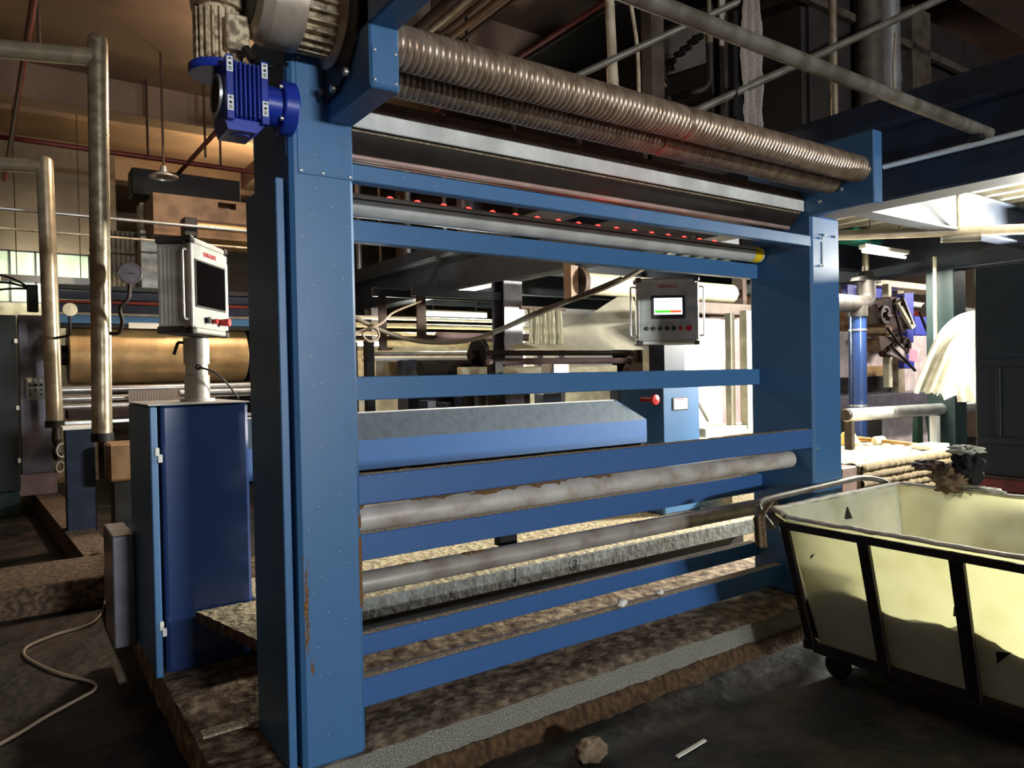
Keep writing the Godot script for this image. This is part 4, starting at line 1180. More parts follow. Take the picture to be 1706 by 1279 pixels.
	solo("sprinkler_pipe", C(V(2.3, 4.62, -5.5), V(2.15, 4.58, -12.9), 0.030, 14), "brown-red sprinkler pipe running away under the ceiling beside the left post", "pipe", M.red_pipe)
	solo("sprinkler_pipe", C(V(0.36, 4.75, -4.5), V(0.06, 4.5, -12.9), 0.028, 14), "red sprinkler pipe running away above the two clad pipes", "pipe", M.red_pipe)
	for q in [[1.66, -10.9], [2.33, -10.6], [0.34, -8.2], [2.60, -10.9]]:
		solo("hanger_rod", C(V(q[0], 4.58, q[1]), V(q[0], 5.62, q[1]), 0.016, 8), "", "", M.brown)
	var hl := ["thin rod hanging from the ceiling above the round lamp shade", "thin rod holding the brown-red sprinkler pipe beside the left post", "thin rod holding the red pipe above the clad pipes", "thin rod nearest the left post above the beige housing"]
	for i in 4:
		var r: Node = get_node("hanger_rod" if i == 0 else "hanger_rod_%03d" % i)
		r.set_meta("label", hl[i]); r.set_meta("category", "rod"); r.set_meta("group", "pipe hanger rods")
	var ls := thing("lamp_shade", "flat enamelled lamp shade hanging under the red pipes", "lamp", V(1.68, 4.05, -9.9))
	part("shade", MB.new().lathe(V(1.68, 4.05, -9.9), V(0, 1, 0), [Vector2(0.0, 0.17), Vector2(0.02, 0.165), Vector2(0.07, 0.05), Vector2(0.14, 0.04), Vector2(0.14, 0)], 24), M.silver, ls)
	part("stem", C(V(1.68, 4.19, -9.9), V(1.68, 5.62, -9.9), 0.014, 8), M.brown, ls)
	solo("floor_cable", MB.new().tube(smooth_path([V(-0.45, 0.012, -3.4), V(-0.056, 0.012, -3.723), V(0.109, 0.012, -3.897), V(0.246, 0.012, -4.02), V(0.323, 0.012, -4.102), V(0.313, 0.012, -4.225), V(0.195, 0.012, -4.436), V(0.098, 0.012, -4.679), V(0.047, 0.012, -4.877), V(0.079, 0.012, -5.023), V(0.232, 0.012, -5.148), V(0.395, 0.012, -5.22), V(0.482, 0.012, -5.441), V(0.52, 0.06, -5.62), V(0.534, 0.212, -5.70), V(0.599, 0.212, -6.2), V(0.70, 0.25, -6.5)]), 0.008, 8), "thin pale cable snaking over the floor at the lower left", "cable", M.cable)

# ================================================================ the gantry (mezzanine)
func ibeam(m: MB, a: Vector3, b: Vector3, h: float, w: float) -> MB:
	# a and b at the middle of the underside; horizontal
	var d := (b - a).normalized()
	m.t = Transform3D(Basis(d, V(0, 1, 0), d.cross(V(0, 1, 0))), a)
	var l := (b - a).length()
	m.box(V(0, 0, -w / 2), V(l, 0.02, w / 2), 0.002)
	m.box(V(0, h - 0.02, -w / 2), V(l, h, w / 2), 0.002)
	m.box(V(0, 0.018, -0.008), V(l, h - 0.018, 0.008), 0.0)
	return m

func build_gantry() -> void:
	var g := thing("steel_gantry", "dark blue steel gantry of beams and columns that carries the upper floor", "gantry", V(6.5, 0, -6))
	part("main_beam", ibeam(MB.new(), V(4.87, 2.60, -0.4), V(4.87, 2.60, -13.0), 0.50, 0.24), M.beam, g)
	part("edge_channel", B(4.745, 4.80, 3.10, 3.27, -13.0, -0.4, 0.004), M.beam, g)
	part("conduit", C(V(4.78, 2.835, -0.4), V(4.78, 2.835, -2.52), 0.018, 12), M.alu, g, "pale conduit along the beam")
	part("main_beam", ibeam(MB.new(), V(8.9, 2.60, -0.4), V(8.9, 2.60, -13.0), 0.50, 0.24), M.beam, g)
	for z in [-3.1, -5.0, -7.0, -9.0, -11.0]:
		part("joist", ibeam(MB.new(), V(4.9, 2.72, z), V(8.9, 2.72, z), 0.36, 0.16), M.beam, g)
	var dk := part("deck", B(4.80, 10.2, 3.16, 3.25, -13.0, -0.4, 0.0), M.deck, g)
	for i in 18:
		var x: float = 4.98 + i * 0.29
		part("deck_rib", MB.new().prism([Vector2(0, 0), Vector2(0.14, 0), Vector2(0.11, -0.055), Vector2(0.03, -0.055)], V(x, 3.162, -12.9), V(1, 0, 0), V(0, 1, 0), V(0, 0, 12.4)), M.deck, dk)
	for q in [[4.87, -7.05], [4.87, -10.75]]:
		var c := MB.new()
		c.box(V(q[0] - 0.13, 0, q[1] - 0.13), V(q[0] + 0.13, 2.6, q[1] - 0.112), 0.002)
		c.box(V(q[0] - 0.13, 0, q[1] + 0.112), V(q[0] + 0.13, 2.6, q[1] + 0.13), 0.002)
		c.box(V(q[0] - 0.008, 0, q[1] - 0.115), V(q[0] + 0.008, 2.6, q[1] + 0.115), 0.0)
		part("column", c, M.panel_grey, g)
	part("column", B(8.76, 9.06, 0, 2.6, -4.15, -3.85, 0.006), M.teal, g, "teal square column")
	# things hung under it
	for i in 2:
		var q: Array = [[3.345, -7.2, 0.09, 1.82], [3.71, -7.0, 0.115, 1.90]][i]
		var h := thing("brown_hanger", ["first brown flat steel hanger under the gantry, by the left post", "second brown flat steel hanger under the gantry, in the middle of the opening"][i], "hanger", V(q[0], q[3], q[1]), "brown steel hangers")
		part("flat_bar", B(q[0] - q[2] / 2, q[0] + q[2] / 2, q[3], 2.38, q[1] - 0.02, q[1], 0.003), M.brown, h)
		part("foot", B(q[0] - q[2] / 2, q[0] + q[2] / 2 + 0.04, q[3] - 0.02, q[3] + 0.01, q[1] - 0.05, q[1] + 0.05, 0.003), M.brown, h)
		part("cross_arm", B(q[0] - 0.1, 4.85, 2.38, 2.47, q[1] - 0.06, q[1], 0.004), M.beam, h)
	# big fabric roll
	var r := thing("fabric_roll", "long beige fabric roll hanging under the gantry behind the lit control panel", "fabric roll", V(6.0, 2.3, -5.7))
	part("roll", C(V(4.86, 2.435, -5.7), V(7.25, 2.435, -5.7), 0.112, 32, -1.0, 0.01), M.cream, r)
	part("end_disc", C(V(4.80, 2.435, -5.7), V(4.86, 2.435, -5.7), 0.16, 28), M.brown, r)
	part("axle", C(V(4.72, 2.435, -5.7), V(4.82, 2.435, -5.7), 0.04, 16), M.iron, r)
	part("hanger_plate", B(4.68, 4.78, 2.27, 2.66, -5.76, -5.64, 0.004), M.bronze, r)
	part("axle", C(V(7.25, 2.435, -5.7), V(7.42, 2.435, -5.7), 0.05, 16), M.iron, r)
	part("hanger_plate", B(7.36, 7.44, 2.2, 2.75, -5.78, -5.62, 0.004), M.brown, r)
	# web of cloth falling from the roll to the machine
	var web := MB.new().grid(30, 24, func(u: float, w: float) -> Vector3:
		var x: float = 3.98 + u * 1.6
		var top := 1.80 + 0.62 * pow(u, 1.5)
		return V(x, lerpf(top, 1.74, w) - 0.02 * sin(w * PI), -5.75 + 0.45 * w * (0.4 + 0.6 * u) + 0.01 * sin(u * 22.0)))
	solo("cloth_web", web, "wide grey-beige cloth web sweeping down from the long fabric roll", "fabric", M.cloth_web)
	var nz := FastNoiseLite.new()
	nz.seed = 17; nz.frequency = 1.4
	var drape := MB.new().grid(170, 16, func(u: float, w: float) -> Vector3:
		var x := 4.02 + u * (0.40 + 0.02 * w) + 0.012 * nz.get_noise_2d(u * 4.0, w * 2.0)
		return V(x, 2.125 - 0.33 * w, -5.50 + 0.03 * sqrt(absf(sin(u * 24.0 + 0.8 * sin(w * 2.0)))) + 0.02 * sin(u * 75.0 + 2.0 * w)))
	solo("pleated_cloth", drape, "white pleated cloth hanging in folds beside the middle column", "cloth", M.cloth)
	solo("cloth_bar", C(V(3.96, 2.14, -5.52), V(4.50, 2.14, -5.52), 0.018, 14), "brown bar from which the white pleated cloth hangs", "bar", M.brown)
	# hose and conduit sagging across the opening
	solo("sagging_hose", MB.new().tube(smooth_path([V(1.6, 2.12, -4.6), V(2.2, 1.951, -5.15), V(2.616, 1.841, -5.35), V(2.90, 1.790, -5.25), V(3.226, 1.826, -5.07), V(3.639, 2.035, -4.787), V(4.173, 2.26, -4.418), V(4.86, 2.66, -4.2)]), 0.018, 10), "brown hose sagging across the opening of the frame", "hose", M.hose)
	solo("conduit_pipe", C(V(3.30, 1.86, -5.0), V(4.20, 2.29, -4.40), 0.020, 12), "straight grey conduit slanting up to the lit control panel", "conduit", M.grey_pipe)
	solo("coiled_wire", MB.new().tube(smooth_path([V(1.9, 1.78, -5.1), V(2.2, 1.86, -5.2), V(2.34, 1.90, -5.2), V(2.38, 1.83, -5.2), V(2.30, 1.79, -5.2), V(2.25, 1.86, -5.2), V(2.4, 1.93, -5.2), V(3.0, 2.12, -6.2), V(3.6, 2.3, -6.8)]), 0.009, 8), "thin grey wire looped around the sagging hose", "wire", M.cable)

# ================================================================ machines seen through the frame
func build_centre() -> void:
	var m := thing("dyeing_machine", "pale horizontal dyeing machine with rolls and tubes under the gantry, seen through the frame", "machine", V(5, 0, -9))
	part("body", B(3.4, 8.4, 0.0, 1.48, -11.2, -9.0, 0.02), M.cream, m)
	part("body", B(4.2, 8.4, 1.48, 2.10, -11.4, -10.6, 0.02), M.cream_dim, m)
	part("upper_tube", C(V(4.0, 2.245, -9.5), V(7.5, 2.245, -9.5), 0.035, 16), M.cream, m)
	part("upper_tube", C(V(4.0, 2.14, -9.7), V(7.5, 2.14, -9.7), 0.03, 16), M.cream_dim, m)
	part("upper_tube", C(V(4.0, 2.36, -9.6), V(7.5, 2.36, -9.6), 0.025, 16), M.white, m)
	part("mauve_roll", C(V(4.44, 2.01, -8.0), V(6.6, 2.01, -8.0), 0.05, 22), M.mauve, m, "mauve roll")
	part("roll_axle", C(V(4.18, 2.0, -8.0), V(4.44, 2.0, -8.0), 0.022, 14), M.iron, m)
	part("cream_band", B(3.6, 6.2, 1.85, 1.905, -8.55, -8.45, 0.006), M.cream, m)
	part("steel_roll", C(V(3.55, 1.80, -8.2), V(5.4, 1.80, -8.2), 0.028, 18), M.silver, m)
	part("steel_roll", C(V(3.55, 1.735, -8.25), V(5.4, 1.735, -8.25), 0.028, 18), M.white, m)
	part("frame_block", B(4.03, 4.18, 1.0, 1.72, -8.3, -8.0, 0.01), M.blue_dark, m)
	for z in [-8.05, -8.55]:
		part("support_leg", B(3.5, 3.6, 0.0, 1.95, z - 0.05, z + 0.05, 0.004), M.iron_dark, m)
		part("support_leg", B(6.4, 6.5, 0.0, 2.05, z - 0.05, z + 0.05, 0.004), M.iron_dark, m)
	var sh := thing("winding_shaft", "dark winding shaft with a round end disc, left of the middle column", "shaft", V(4.0, 1.5, -7))
	part("shaft", C(V(3.62, 1.60, -6.9), V(4.33, 1.60, -6.9), 0.085, 24), M.brush, sh)
	part("end_disc", C(V(4.30, 1.74, -6.85), V(4.37, 1.74, -6.85), 0.185, 36, -1.0, 0.008), M.iron_dark, sh)
	part("hub", C(V(4.22, 1.74, -6.85), V(4.30, 1.74, -6.85), 0.07, 24), M.iron, sh)
	part("pedestal", B(4.20, 4.36, 0.9, 1.62, -7.0, -6.75, 0.006), M.iron_dark, sh)
	solo("speckled_board", B(3.98, 4.17, 1.30, 1.73, -8.82, -8.78, 0.004), "white speckled board at the far end of the opening, by the left column", "board", M.speckled)
	solo("mottled_cloth", MB.new().grid(14, 14, func(u: float, w: float) -> Vector3: return V(4.08 + u * 0.27, 1.30 + w * 0.41, -8.62 + 0.03 * sin(u * 9.0 + w * 5.0))), "brown mottled cloth beside the white speckled board", "cloth", M.rag)
	solo("side_bench", B(3.95, 4.75, 1.30, 1.358, -7.8, -7.28, 0.005), "dark narrow bench carrying the two white boxes", "bench", M.iron_dark)
	solo("bench_leg_block", B(4.0, 4.7, 0.0, 1.30, -7.7, -7.4, 0.005), "dark block under the narrow bench", "block", M.iron_dark)
	solo("white_box", B(4.06, 4.36, 1.36, 1.585, -7.7, -7.5, 0.01), "white box in front of the dark winding shaft", "box", M.white)
	solo("white_box", B(4.50, 4.62, 1.36, 1.56, -7.5, -7.35, 0.01), "small white box right of the dark winding shaft", "box", M.white)
	var bx := thing("label_box", "small white carton with faint print on the rail right of the middle column", "carton", V(4.42, 1.4, -5.6))
	part("carton", B(4.33, 4.52, 1.36, 1.605, -5.7, -5.5, 0.004), M.white, bx)
	part("dark_flap", MB.new().slab([V(4.24, 1.36, -5.52), V(4.33, 1.36, -5.5), V(4.33, 1.605, -5.5)], V(0, 0, -0.01)), M.black, bx)
	part("print", B(4.37, 4.48, 1.50, 1.515, -5.5, -5.498, 0.0), M.panel_grey, bx)
	# rollers below the cloth web
	var rr := thing("guide_rack", "rack of long brown guide rollers below the sweeping cloth web", "roller rack", V(5.0, 0.5, -6))
	part("guide_roller", C(V(3.9, 1.73, -6.0), V(5.85, 1.73, -6.0), 0.028, 18), M.iron, rr)
	part("guide_roller", C(V(3.9, 1.645, -6.0), V(5.85, 1.645, -6.0), 0.034, 18), M.mauve, rr)
	part("rail", B(3.9, 6.1, 1.47, 1.60, -6.6, -6.5, 0.006), M.cream, rr)
	part("rail", B(4.5, 6.1, 1.40, 1.47, -6.6, -6.4, 0.006), M.bronze, rr)
	part("shelf", B(3.95, 5.7, 1.33, 1.358, -5.95, -5.45, 0.003), M.iron_dark, rr)
	part("end_arm", MB.new().prism([Vector2(5.6, 1.35), Vector2(5.95, 1.42), Vector2(6.0, 1.80), Vector2(5.85, 1.86), Vector2(5.75, 1.6)], V(0, 0, -6.0), V(1, 0, 0), V(0, 1, 0), V(0, 0, 0.1)), M.brown, rr)
	part("bearing", C(V(5.85, 1.72, -5.95), V(6.05, 1.72, -5.95), 0.11, 20), M.iron, rr)
	part("stand", B(5.6, 5.75, 0.0, 1.45, -6.1, -5.95, 0.006), M.iron_dark, rr)
	part("stand", B(3.95, 4.05, 0.0, 1.70, -6.1, -5.95, 0.006), M.iron_dark, rr)
	solo("pale_board", B(6.9, 8.8, 1.2, 2.6, -9.6, -9.5, 0.0), "pale lit board far behind the cloth web", "board", M.white)
	# row of things between the eye-level bar and the hood
	solo("clay_pot", MB.new().lathe(V(4.47, 1.10, -7.0), V(0, 1, 0), [Vector2(0, 0), Vector2(0, 0.06), Vector2(0.19, 0.10), Vector2(0.19, 0.085), Vector2(0.02, 0.05), Vector2(0.02, 0)], 20), "beige tapered pot seen in the gap above the hood", "pot", M.cream_dim)
	solo("pot_shelf", B(3.6, 6.4, 1.04, 1.10, -7.4, -6.8, 0.006), "dark shelf in the gap above the hood", "shelf", M.iron_dark)
	for i in 5:
		var x: float = [3.75, 3.98, 4.20, 4.95, 5.35][i]
		solo("dark_block", B(x, x + [0.12, 0.08, 0.16, 0.2, 0.28][i], 1.10, [1.25, 1.22, 1.28, 1.3, 1.27][i], -7.2, -7.0, 0.01), ["dark metal block on the shelf above the hood, nearest the left post", "smaller dark block second from the left post on the shelf", "tall dark block just left of the beige pot", "dark block right of the beige pot", "wide dark block at the right end of the shelf"][i], "metal block", M.blue_dark if i != 3 else M.iron_dark, "blocks on the shelf above the hood")
	# right of the lit panel
	var c := thing("cream_cabinet", "cream steel cabinet standing right of the lit control panel", "cabinet", V(5.8, 0, -5.1))
	part("body", B(5.62, 6.25, 0.3, 2.06, -5.6, -5.05, 0.008), M.cream, c)
	part("stripe", B(5.62, 5.86, 1.645, 1.685, -5.052, -5.046, 0.001), M.spin_blue, c)
	part("plinth", B(5.62, 6.25, 0.0, 0.3, -5.6, -5.1, 0.008), M.iron_dark, c)
	var bc := thing("brown_cabinet", "brown tall panel beside the cream cabinet", "panel", V(6.4, 0, -5.2))
	part("panel", B(6.26, 6.75, 0.0, 2.1, -5.5, -5.2, 0.006), M.mauve, bc)
	part("knob", MB.new().lathe(V(6.34, 1.72, -5.2), V(0, 0, 1), [Vector2(0, 0.018), Vector2(0.02, 0.02), Vector2(0.025, 0)], 14), M.brown, bc)
	part("pale_sheet", B(6.40, 6.62, 1.60, 2.06, -5.2, -5.19, 0.001), M.window, bc)
	var fr := thing("sill_stand", "white steel frame with two slim posts and a sill, left of the dark right post", "frame", V(5.8, 0, -4.5))
	part("post", B(5.69, 5.755, 0.95, 2.06, -4.56, -4.49, 0.004), M.cream, fr)
	part("post", B(5.80, 5.90, 0.95, 2.08, -4.47, -4.39, 0.004), M.cream, fr)
	part("sill", B(5.20, 6.15, 0.905, 0.985, -4.72, -4.40, 0.006), M.cloth, fr)
	part("leg", B(5.25, 5.33, 0.0, 0.905, -4.7, -4.6, 0.004), M.cream, fr)
	part("leg", B(5.95, 6.03, 0.0, 0.905, -4.6, -4.5, 0.004), M.cream, fr)
	solo("brown_rail", B(5.2, 6.8, 2.10, 2.215, -5.05, -4.95, 0.004), "brown steel rail under the long fabric roll", "rail", M.brown)
	solo("strut", MB.new().tube([V(5.32, 1.30, -4.72), V(5.42, 1.28, -4.72), V(5.62, 1.02, -4.72)], 0.014, 8), "thin bent strut behind the pale blue column", "strut", M.silver)
	# brightly lit floor on the far side, painted in as a white block
	solo("lit_floor_block", B(4.5, 5.15, 0.0, 0.62, -4.6, -3.6, 0.05), "flat white block painted in for lit floor behind the pale blue column", "light patch", M.stack)

# ================================================================ right side
func build_right() -> void:
	var cab := thing("black_cabinet", "open black-green steel cabinet at the right edge behind the trolley", "cabinet", V(5.9, 0.5, -2.2))
	part("body", B(5.80, 6.3, 0.72, 2.23, -2.41, -1.90, 0.012), M.cabinet_black, cab)
	part("panel_rib", B(5.785, 5.80, 1.50, 1.56, -2.38, -1.9, 0.004), M.cabinet_black, cab)
	part("panel_rib", B(5.785, 5.80, 0.95, 1.0, -2.38, -1.9, 0.004), M.cabinet_black, cab)
	part("panel_rib", B(5.785, 5.80, 1.0, 1.5, -2.27, -2.24, 0.004), M.cabinet_black, cab)
	part("base", B(5.80, 6.3, 0.0, 0.72, -2.38, -1.9, 0.006), M.brown, cab)
	part("base_rail", B(5.77, 5.82, 0.62, 0.70, -2.39, -1.9, 0.004), M.red_pipe, cab)
	# unseen bale beyond the right edge, placed to shade the right trolley wall
	solo("unseen_bale", MB.new().box(V(5.80, 0.0, -1.87), V(6.30, 1.40, -0.70), 0.06), "unseen grey bale out of view beyond the right edge, placed to shade the trolley wall", "bale", M.stack_side)
	# stack of folded cloth
	var s := thing("cloth_stack", "broad stack of pale folded cloth layers behind the trolley", "cloth stack", V(6.75, 0, -4.0))
	var nz := FastNoiseLite.new()
	nz.seed = 77; nz.frequency = 3.0
	for i in 9:
		var y0: float = 0.10 + i * 0.066
		var off: float = nz.get_noise_1d(i * 3.0) * 0.06
		var m := MB.new().grid(60, 6, func(u: float, w: float) -> Vector3:
			var x: float = 5.9 + u * 1.75
			var th: float = (w - 0.5) * PI
			return V(x, y0 + 0.033 + sin(th) * 0.034 + 0.006 * nz.get_noise_2d(x * 4.0, i * 7.0), -3.34 + off * 0.4 + cos(th) * 0.03 + 0.02 * nz.get_noise_2d(x * 5.0, i * 3.0)))
		m.box(V(5.88 + off * 0.5, y0, -4.6), V(7.66 + off * 0.5, y0 + 0.064, -3.345 + off * 0.4), 0.012)
		part("cloth_layer", m, M.stack_side, s)
	var tp := MB.new().grid(60, 60, func(u: float, w: float) -> Vector3:
		var x: float = 5.88 + u * 1.78
		var z: float = -4.9 + w * 1.57
		return V(x, 0.697 + 0.006 * sin(z * 40.0 + 2.0 * nz.get_noise_1d(x)) + 0.006 * nz.get_noise_2d(x * 2.0, z * 2.0) - (0.012 if w > 0.98 else 0.0), z))
	part("top_cloth", tp, M.stack, s, "white top cloth")
	part("pallet", B(5.88, 7.66, 0.0, 0.10, -4.6, -3.36, 0.01), M.brown, s)
	solo("brown_crate", B(5.55, 5.78, 0.0, 0.70, -3.6, -3.3, 0.01), "dark brown crate between the right post and the cloth stack", "crate", M.brown)
	# chrome roller and hanging cloth
	var cr := thing("chrome_roller", "bright chrome roller on a stand, right of the right post", "roller", V(8, 0.6, -4.0))
	part("roller", C(V(6.82, 1.045, -4.0), V(10.4, 1.0, -4.0), 0.066, 28, -1.0, 0.006), M.silver, cr)
	part("end_face", C(V(6.80, 1.045, -4.0), V(6.825, 1.045, -4.0), 0.055, 24), M.iron, cr)
	part("stand", B(6.86, 6.92, 0.70, 0.99, -4.05, -3.97, 0.004), M.iron, cr)
	part("stand", B(8.6, 8.68, 0.0, 0.95, -4.05, -3.97, 0.004), M.white, cr)
	var outer := smooth_path([V(8.474, 2.096, -3.365), V(8.33, 2.081, -3.466), V(8.137, 2.01, -3.599), V(7.978, 1.825, -3.707), V(7.868, 1.545, -3.779), V(7.767, 1.233, -3.844)], 10)
	var inner := smooth_path([V(8.466, 1.75, -3.365), V(8.321, 1.723, -3.466), V(8.205, 1.631, -3.545), V(8.109, 1.476, -3.61), V(8.043, 1.321, -3.653), V(7.988, 1.196, -3.689)], 10)
	var dr := MB.new().grid(50, 56, func(u: float, w: float) -> Vector3:
		var i := int(u * 50.0)
		var q: Vector3 = (outer[i] as Vector3).lerp(inner[i], w)
		var bulge := sin(w * PI) * 0.14 + 0.085 * sqrt(absf(sin(w * 11.0 + u * 1.2))) + 0.02 * sin(w * 47.0 + u * 5.0) * u
		return q + V(-0.57, 0.15, 0.8) * bulge + V(0, -0.02 * u * sin(w * 27.0), 0))
	var hc := thing("draped_cloth", "white cloth draped in heavy folds above the chrome roller, left of the black cabinet", "cloth", V(8.2, 1.1, -3.6))
	part("outer_folds", dr, M.cloth, hc)
	var d2 := MB.new().grid(56, 36, func(u: float, w: float) -> Vector3:
		var y0 := lerpf(1.50, 1.92, w)
		return V(lerpf(7.90, 8.50, w), lerpf(y0, 1.16 + 0.05 * sin(w * 9.0), u), lerpf(-3.68, -3.30, w) + 0.09 * sqrt(absf(sin(w * 7.5 + u * 0.8))) * (0.4 + u)))
	part("inner_folds", d2, M.cloth, hc)
	part("hanging_end", MB.new().grid(30, 20, func(u: float, w: float) -> Vector3: return V(8.02 + 0.22 * u, 1.36 - 0.22 * w, -3.50 + 0.22 * u + 0.04 * sin(u * 18.0) * (0.3 + w))), M.cloth, hc)
	# vertical blue pipe with elbow and hanger
	var bp := thing("blue_pipe", "glossy steel-blue upright pipe with a dark grey elbow, right of the right post", "pipe", V(8.36, 0.0, -4.75))
	part("riser", C(V(8.34, 0.0, -4.75), V(8.365, 2.2, -4.75), 0.10, 28), M.navy, bp)
	part("elbow", MB.new().tube(bend([V(7.0, 2.27, -4.75), V(8.57, 2.27, -4.75), V(8.57, 2.56, -4.75)], 0.18, 8), 0.105, 24), M.dark_pipe, bp, "dark grey elbow")
	part("tee_neck", C(V(8.36, 2.12, -4.75), V(8.36, 2.25, -4.75), 0.118, 24), M.dark_pipe, bp)
	part("band", MB.new().ring(V(8.36, 1.95, -4.75), V(8.36, 1.97, -4.75), 0.106, 0.09), M.silver, bp)
	part("band", MB.new().ring(V(8.35, 1.05, -4.75), V(8.35, 1.07, -4.75), 0.106, 0.09), M.silver, bp)
	var cl := thing("pipe_hanger", "threaded rod with a dark saddle plate hanging above the dark grey elbow", "hanger", V(8.57, 2.55, -4.75))
	part("rod", C(V(8.56, 2.62, -4.75), V(8.56, 3.17, -4.75), 0.042, 16), M.chrome_old, cl)
	part("saddle", MB.new().prism([Vector2(-0.26, 0), Vector2(0.26, 0), Vector2(0.24, 0.04), Vector2(0.09, 0.08), Vector2(0.05, 0.13), Vector2(-0.05, 0.13), Vector2(-0.09, 0.08), Vector2(-0.24, 0.04)], V(8.57, 2.545, -4.80), V(1, 0, 0), V(0, 1, 0), V(0, 0, 0.10)), M.dark_pipe, cl)
	var rd := thing("pipe_hanger", "short steel rod under the gantry holding the dusty pale pipe at the right", "hanger", V(7.1, 2.7, -3.1))
	part("rod", C(V(7.15, 2.70, -3.1), V(7.15, 3.17, -3.1), 0.030, 14), M.chrome_old, rd)
	solo("dusty_pipe", C(V(6.2, 2.74, -3.9), V(7.6, 2.70, -2.45), 0.045, 18), "dusty pale pipe hanging level under the gantry at the right", "pipe", M.white_pipe)
	solo("pipe_stub", MB.new().ring(V(6.95, 2.66, -3.15), V(7.12, 2.65, -2.9), 0.035, 0.028), "short open pipe stub below the dusty pale pipe", "pipe", M.grey_pipe)
	solo("green_shade", B(7.9, 8.5, 2.95, 3.1, -4.75, -4.5, 0.02), "green lamp box next to the bright lamp under the gantry", "lamp box", mat(Color(0.05, 0.35, 0.30), 0.4))
	solo("slim_conduit", C(V(8.66, 1.6, -4.0), V(8.66, 2.75, -4.0), 0.02, 12), "slim cream conduit in front of the teal column", "conduit", M.cream)
	# spinning machine beyond
	var sm := thing("spinning_machine", "pale spinning machine with blue panels and brown gears, beyond the blue pipe", "machine", V(11, 0, -6))
	part("body", B(9.6, 13.8, 0.85, 2.05, -7.2, -6.0, 0.02), M.pale_machine, sm)
	part("gold_label", B(10.80, 11.30, 1.38, 1.53, -6.0, -5.985, 0.002), M.gold, sm)
	part("dark_band", B(9.6, 11.55, 1.13, 1.37, -6.0, -5.93, 0.006), M.iron_dark, sm)
	part("lower_body", B(9.2, 13.2, 0.78, 1.12, -6.0, -5.5, 0.01), M.panel_grey, sm)
	part("lower_body", B(9.4, 13.2, 0.1, 0.78, -6.6, -5.8, 0.01), M.pale_machine, sm)
	part("blue_panel", B(10.30, 10.80, 2.58, 2.76, -6.1, -6.0, 0.01), M.spin_blue, sm)
	part("blue_panel", B(11.04, 11.80, 2.50, 2.74, -6.1, -6.0, 0.01), M.spin_blue, sm)
	part("blue_panel", B(11.26, 11.66, 1.98, 2.27, -5.6, -5.5, 0.01), M.spin_blue, sm)
	part("blue_panel", B(10.95, 11.25, 1.48, 1.70, -5.6, -5.5, 0.01), M.spin_blue, sm)
	part("blue_arm", MB.new().slab([V(10.97, 2.60, -5.5), V(11.24, 2.62, -5.5), V(11.22, 1.87, -5.5), V(11.05, 1.87, -5.5)], V(0, 0, -0.12)), M.spin_blue, sm)
	part("post", B(11.37, 11.56, 0.8, 2.70, -5.95, -5.8, 0.01), M.cream_dim, sm)
	part("post", B(10.80, 10.90, 1.2, 2.75, -5.75, -5.65, 0.01), M.cream, sm)
	part("top_cover", B(10.0, 13.2, 2.76, 2.86, -6.3, -5.9, 0.01), M.cream, sm)
	for q in [[10.05, 2.10, 0.30, 0.30, 0], [10.42, 2.28, 0.28, 0.24, 2], [10.15, 1.74, 0.32, 0.18, 1], [10.66, 1.66, 0.22, 0.30, 0], [10.72, 2.02, 0.18, 0.24, 2], [10.28, 1.96, 0.2, 0.14, 1]]:
		part("gear_housing", B(q[0], q[0] + q[2], q[1], q[1] + q[3], -5.75, -5.42, 0.03), [M.brown, M.bronze, M.mauve][q[4]], sm)
	for q in [[10.2, 2.25, 0.13], [10.55, 2.40, 0.10], [10.78, 1.82, 0.12], [10.32, 1.83, 0.07], [10.82, 2.14, 0.08]]:
		part("gear", MB.new().lathe(V(q[0], q[1], -5.42), V(0, 0, 1), [Vector2(0, q[2]), Vector2(0.05, q[2]), Vector2(0.05, q[2] * 0.7), Vector2(0.03, q[2] * 0.65), Vector2(0.03, q[2] * 0.3), Vector2(0.09, q[2] * 0.28), Vector2(0.09, 0)], 20), M.iron, sm)
	part("bracket", MB.new().prism([Vector2(9.96, 1.95), Vector2(10.5, 1.93), Vector2(10.02, 1.74)], V(0, 0, -5.4), V(1, 0, 0), V(0, 1, 0), V(0, 0, 0.05)), M.brown, sm)
	part("chute", MB.new().prism([Vector2(10.2, 1.70), Vector2(10.55, 1.84), Vector2(10.75, 1.55)], V(0, 0, -5.38), V(1, 0, 0), V(0, 1, 0), V(0, 0, 0.05)), M.pale_machine, sm)
	part("chute", MB.new().prism([Vector2(10.45, 2.42), Vector2(10.62, 2.5), Vector2(10.95, 2.1), Vector2(10.85, 2.05)], V(0, 0, -5.38), V(1, 0, 0), V(0, 1, 0), V(0, 0, 0.05)), M.cream, sm)
	for q in [[10.3, 2.3, 10.6, 1.9], [10.1, 2.05, 10.7, 1.7], [10.5, 2.5, 10.9, 2.1], [10.2, 1.8, 10.95, 1.45], [11.0, 2.3, 11.5, 1.8]]:
		part("drive_rod", C(V(q[0], q[1], -5.3), V(q[2], q[3], -5.35), 0.02, 10), M.iron, sm)
	part("motor", C(V(11.66, 2.39, -5.5), V(12.02, 2.39, -5.5), 0.10, 20), M.iron, sm)
	part("motor", C(V(12.02, 2.39, -5.5), V(12.3, 2.39, -5.5), 0.105, 20), M.pale_machine, sm)
	part("pink_note", MB.new().slab([V(10.63, 1.60, -5.28), V(10.87, 1.57, -5.28), V(10.90, 1.74, -5.28), V(10.66, 1.77, -5.28)], V(0, 0, -0.004)), mat(Color(0.85, 0.62, 0.70), 0.8), sm, "pink paper note")
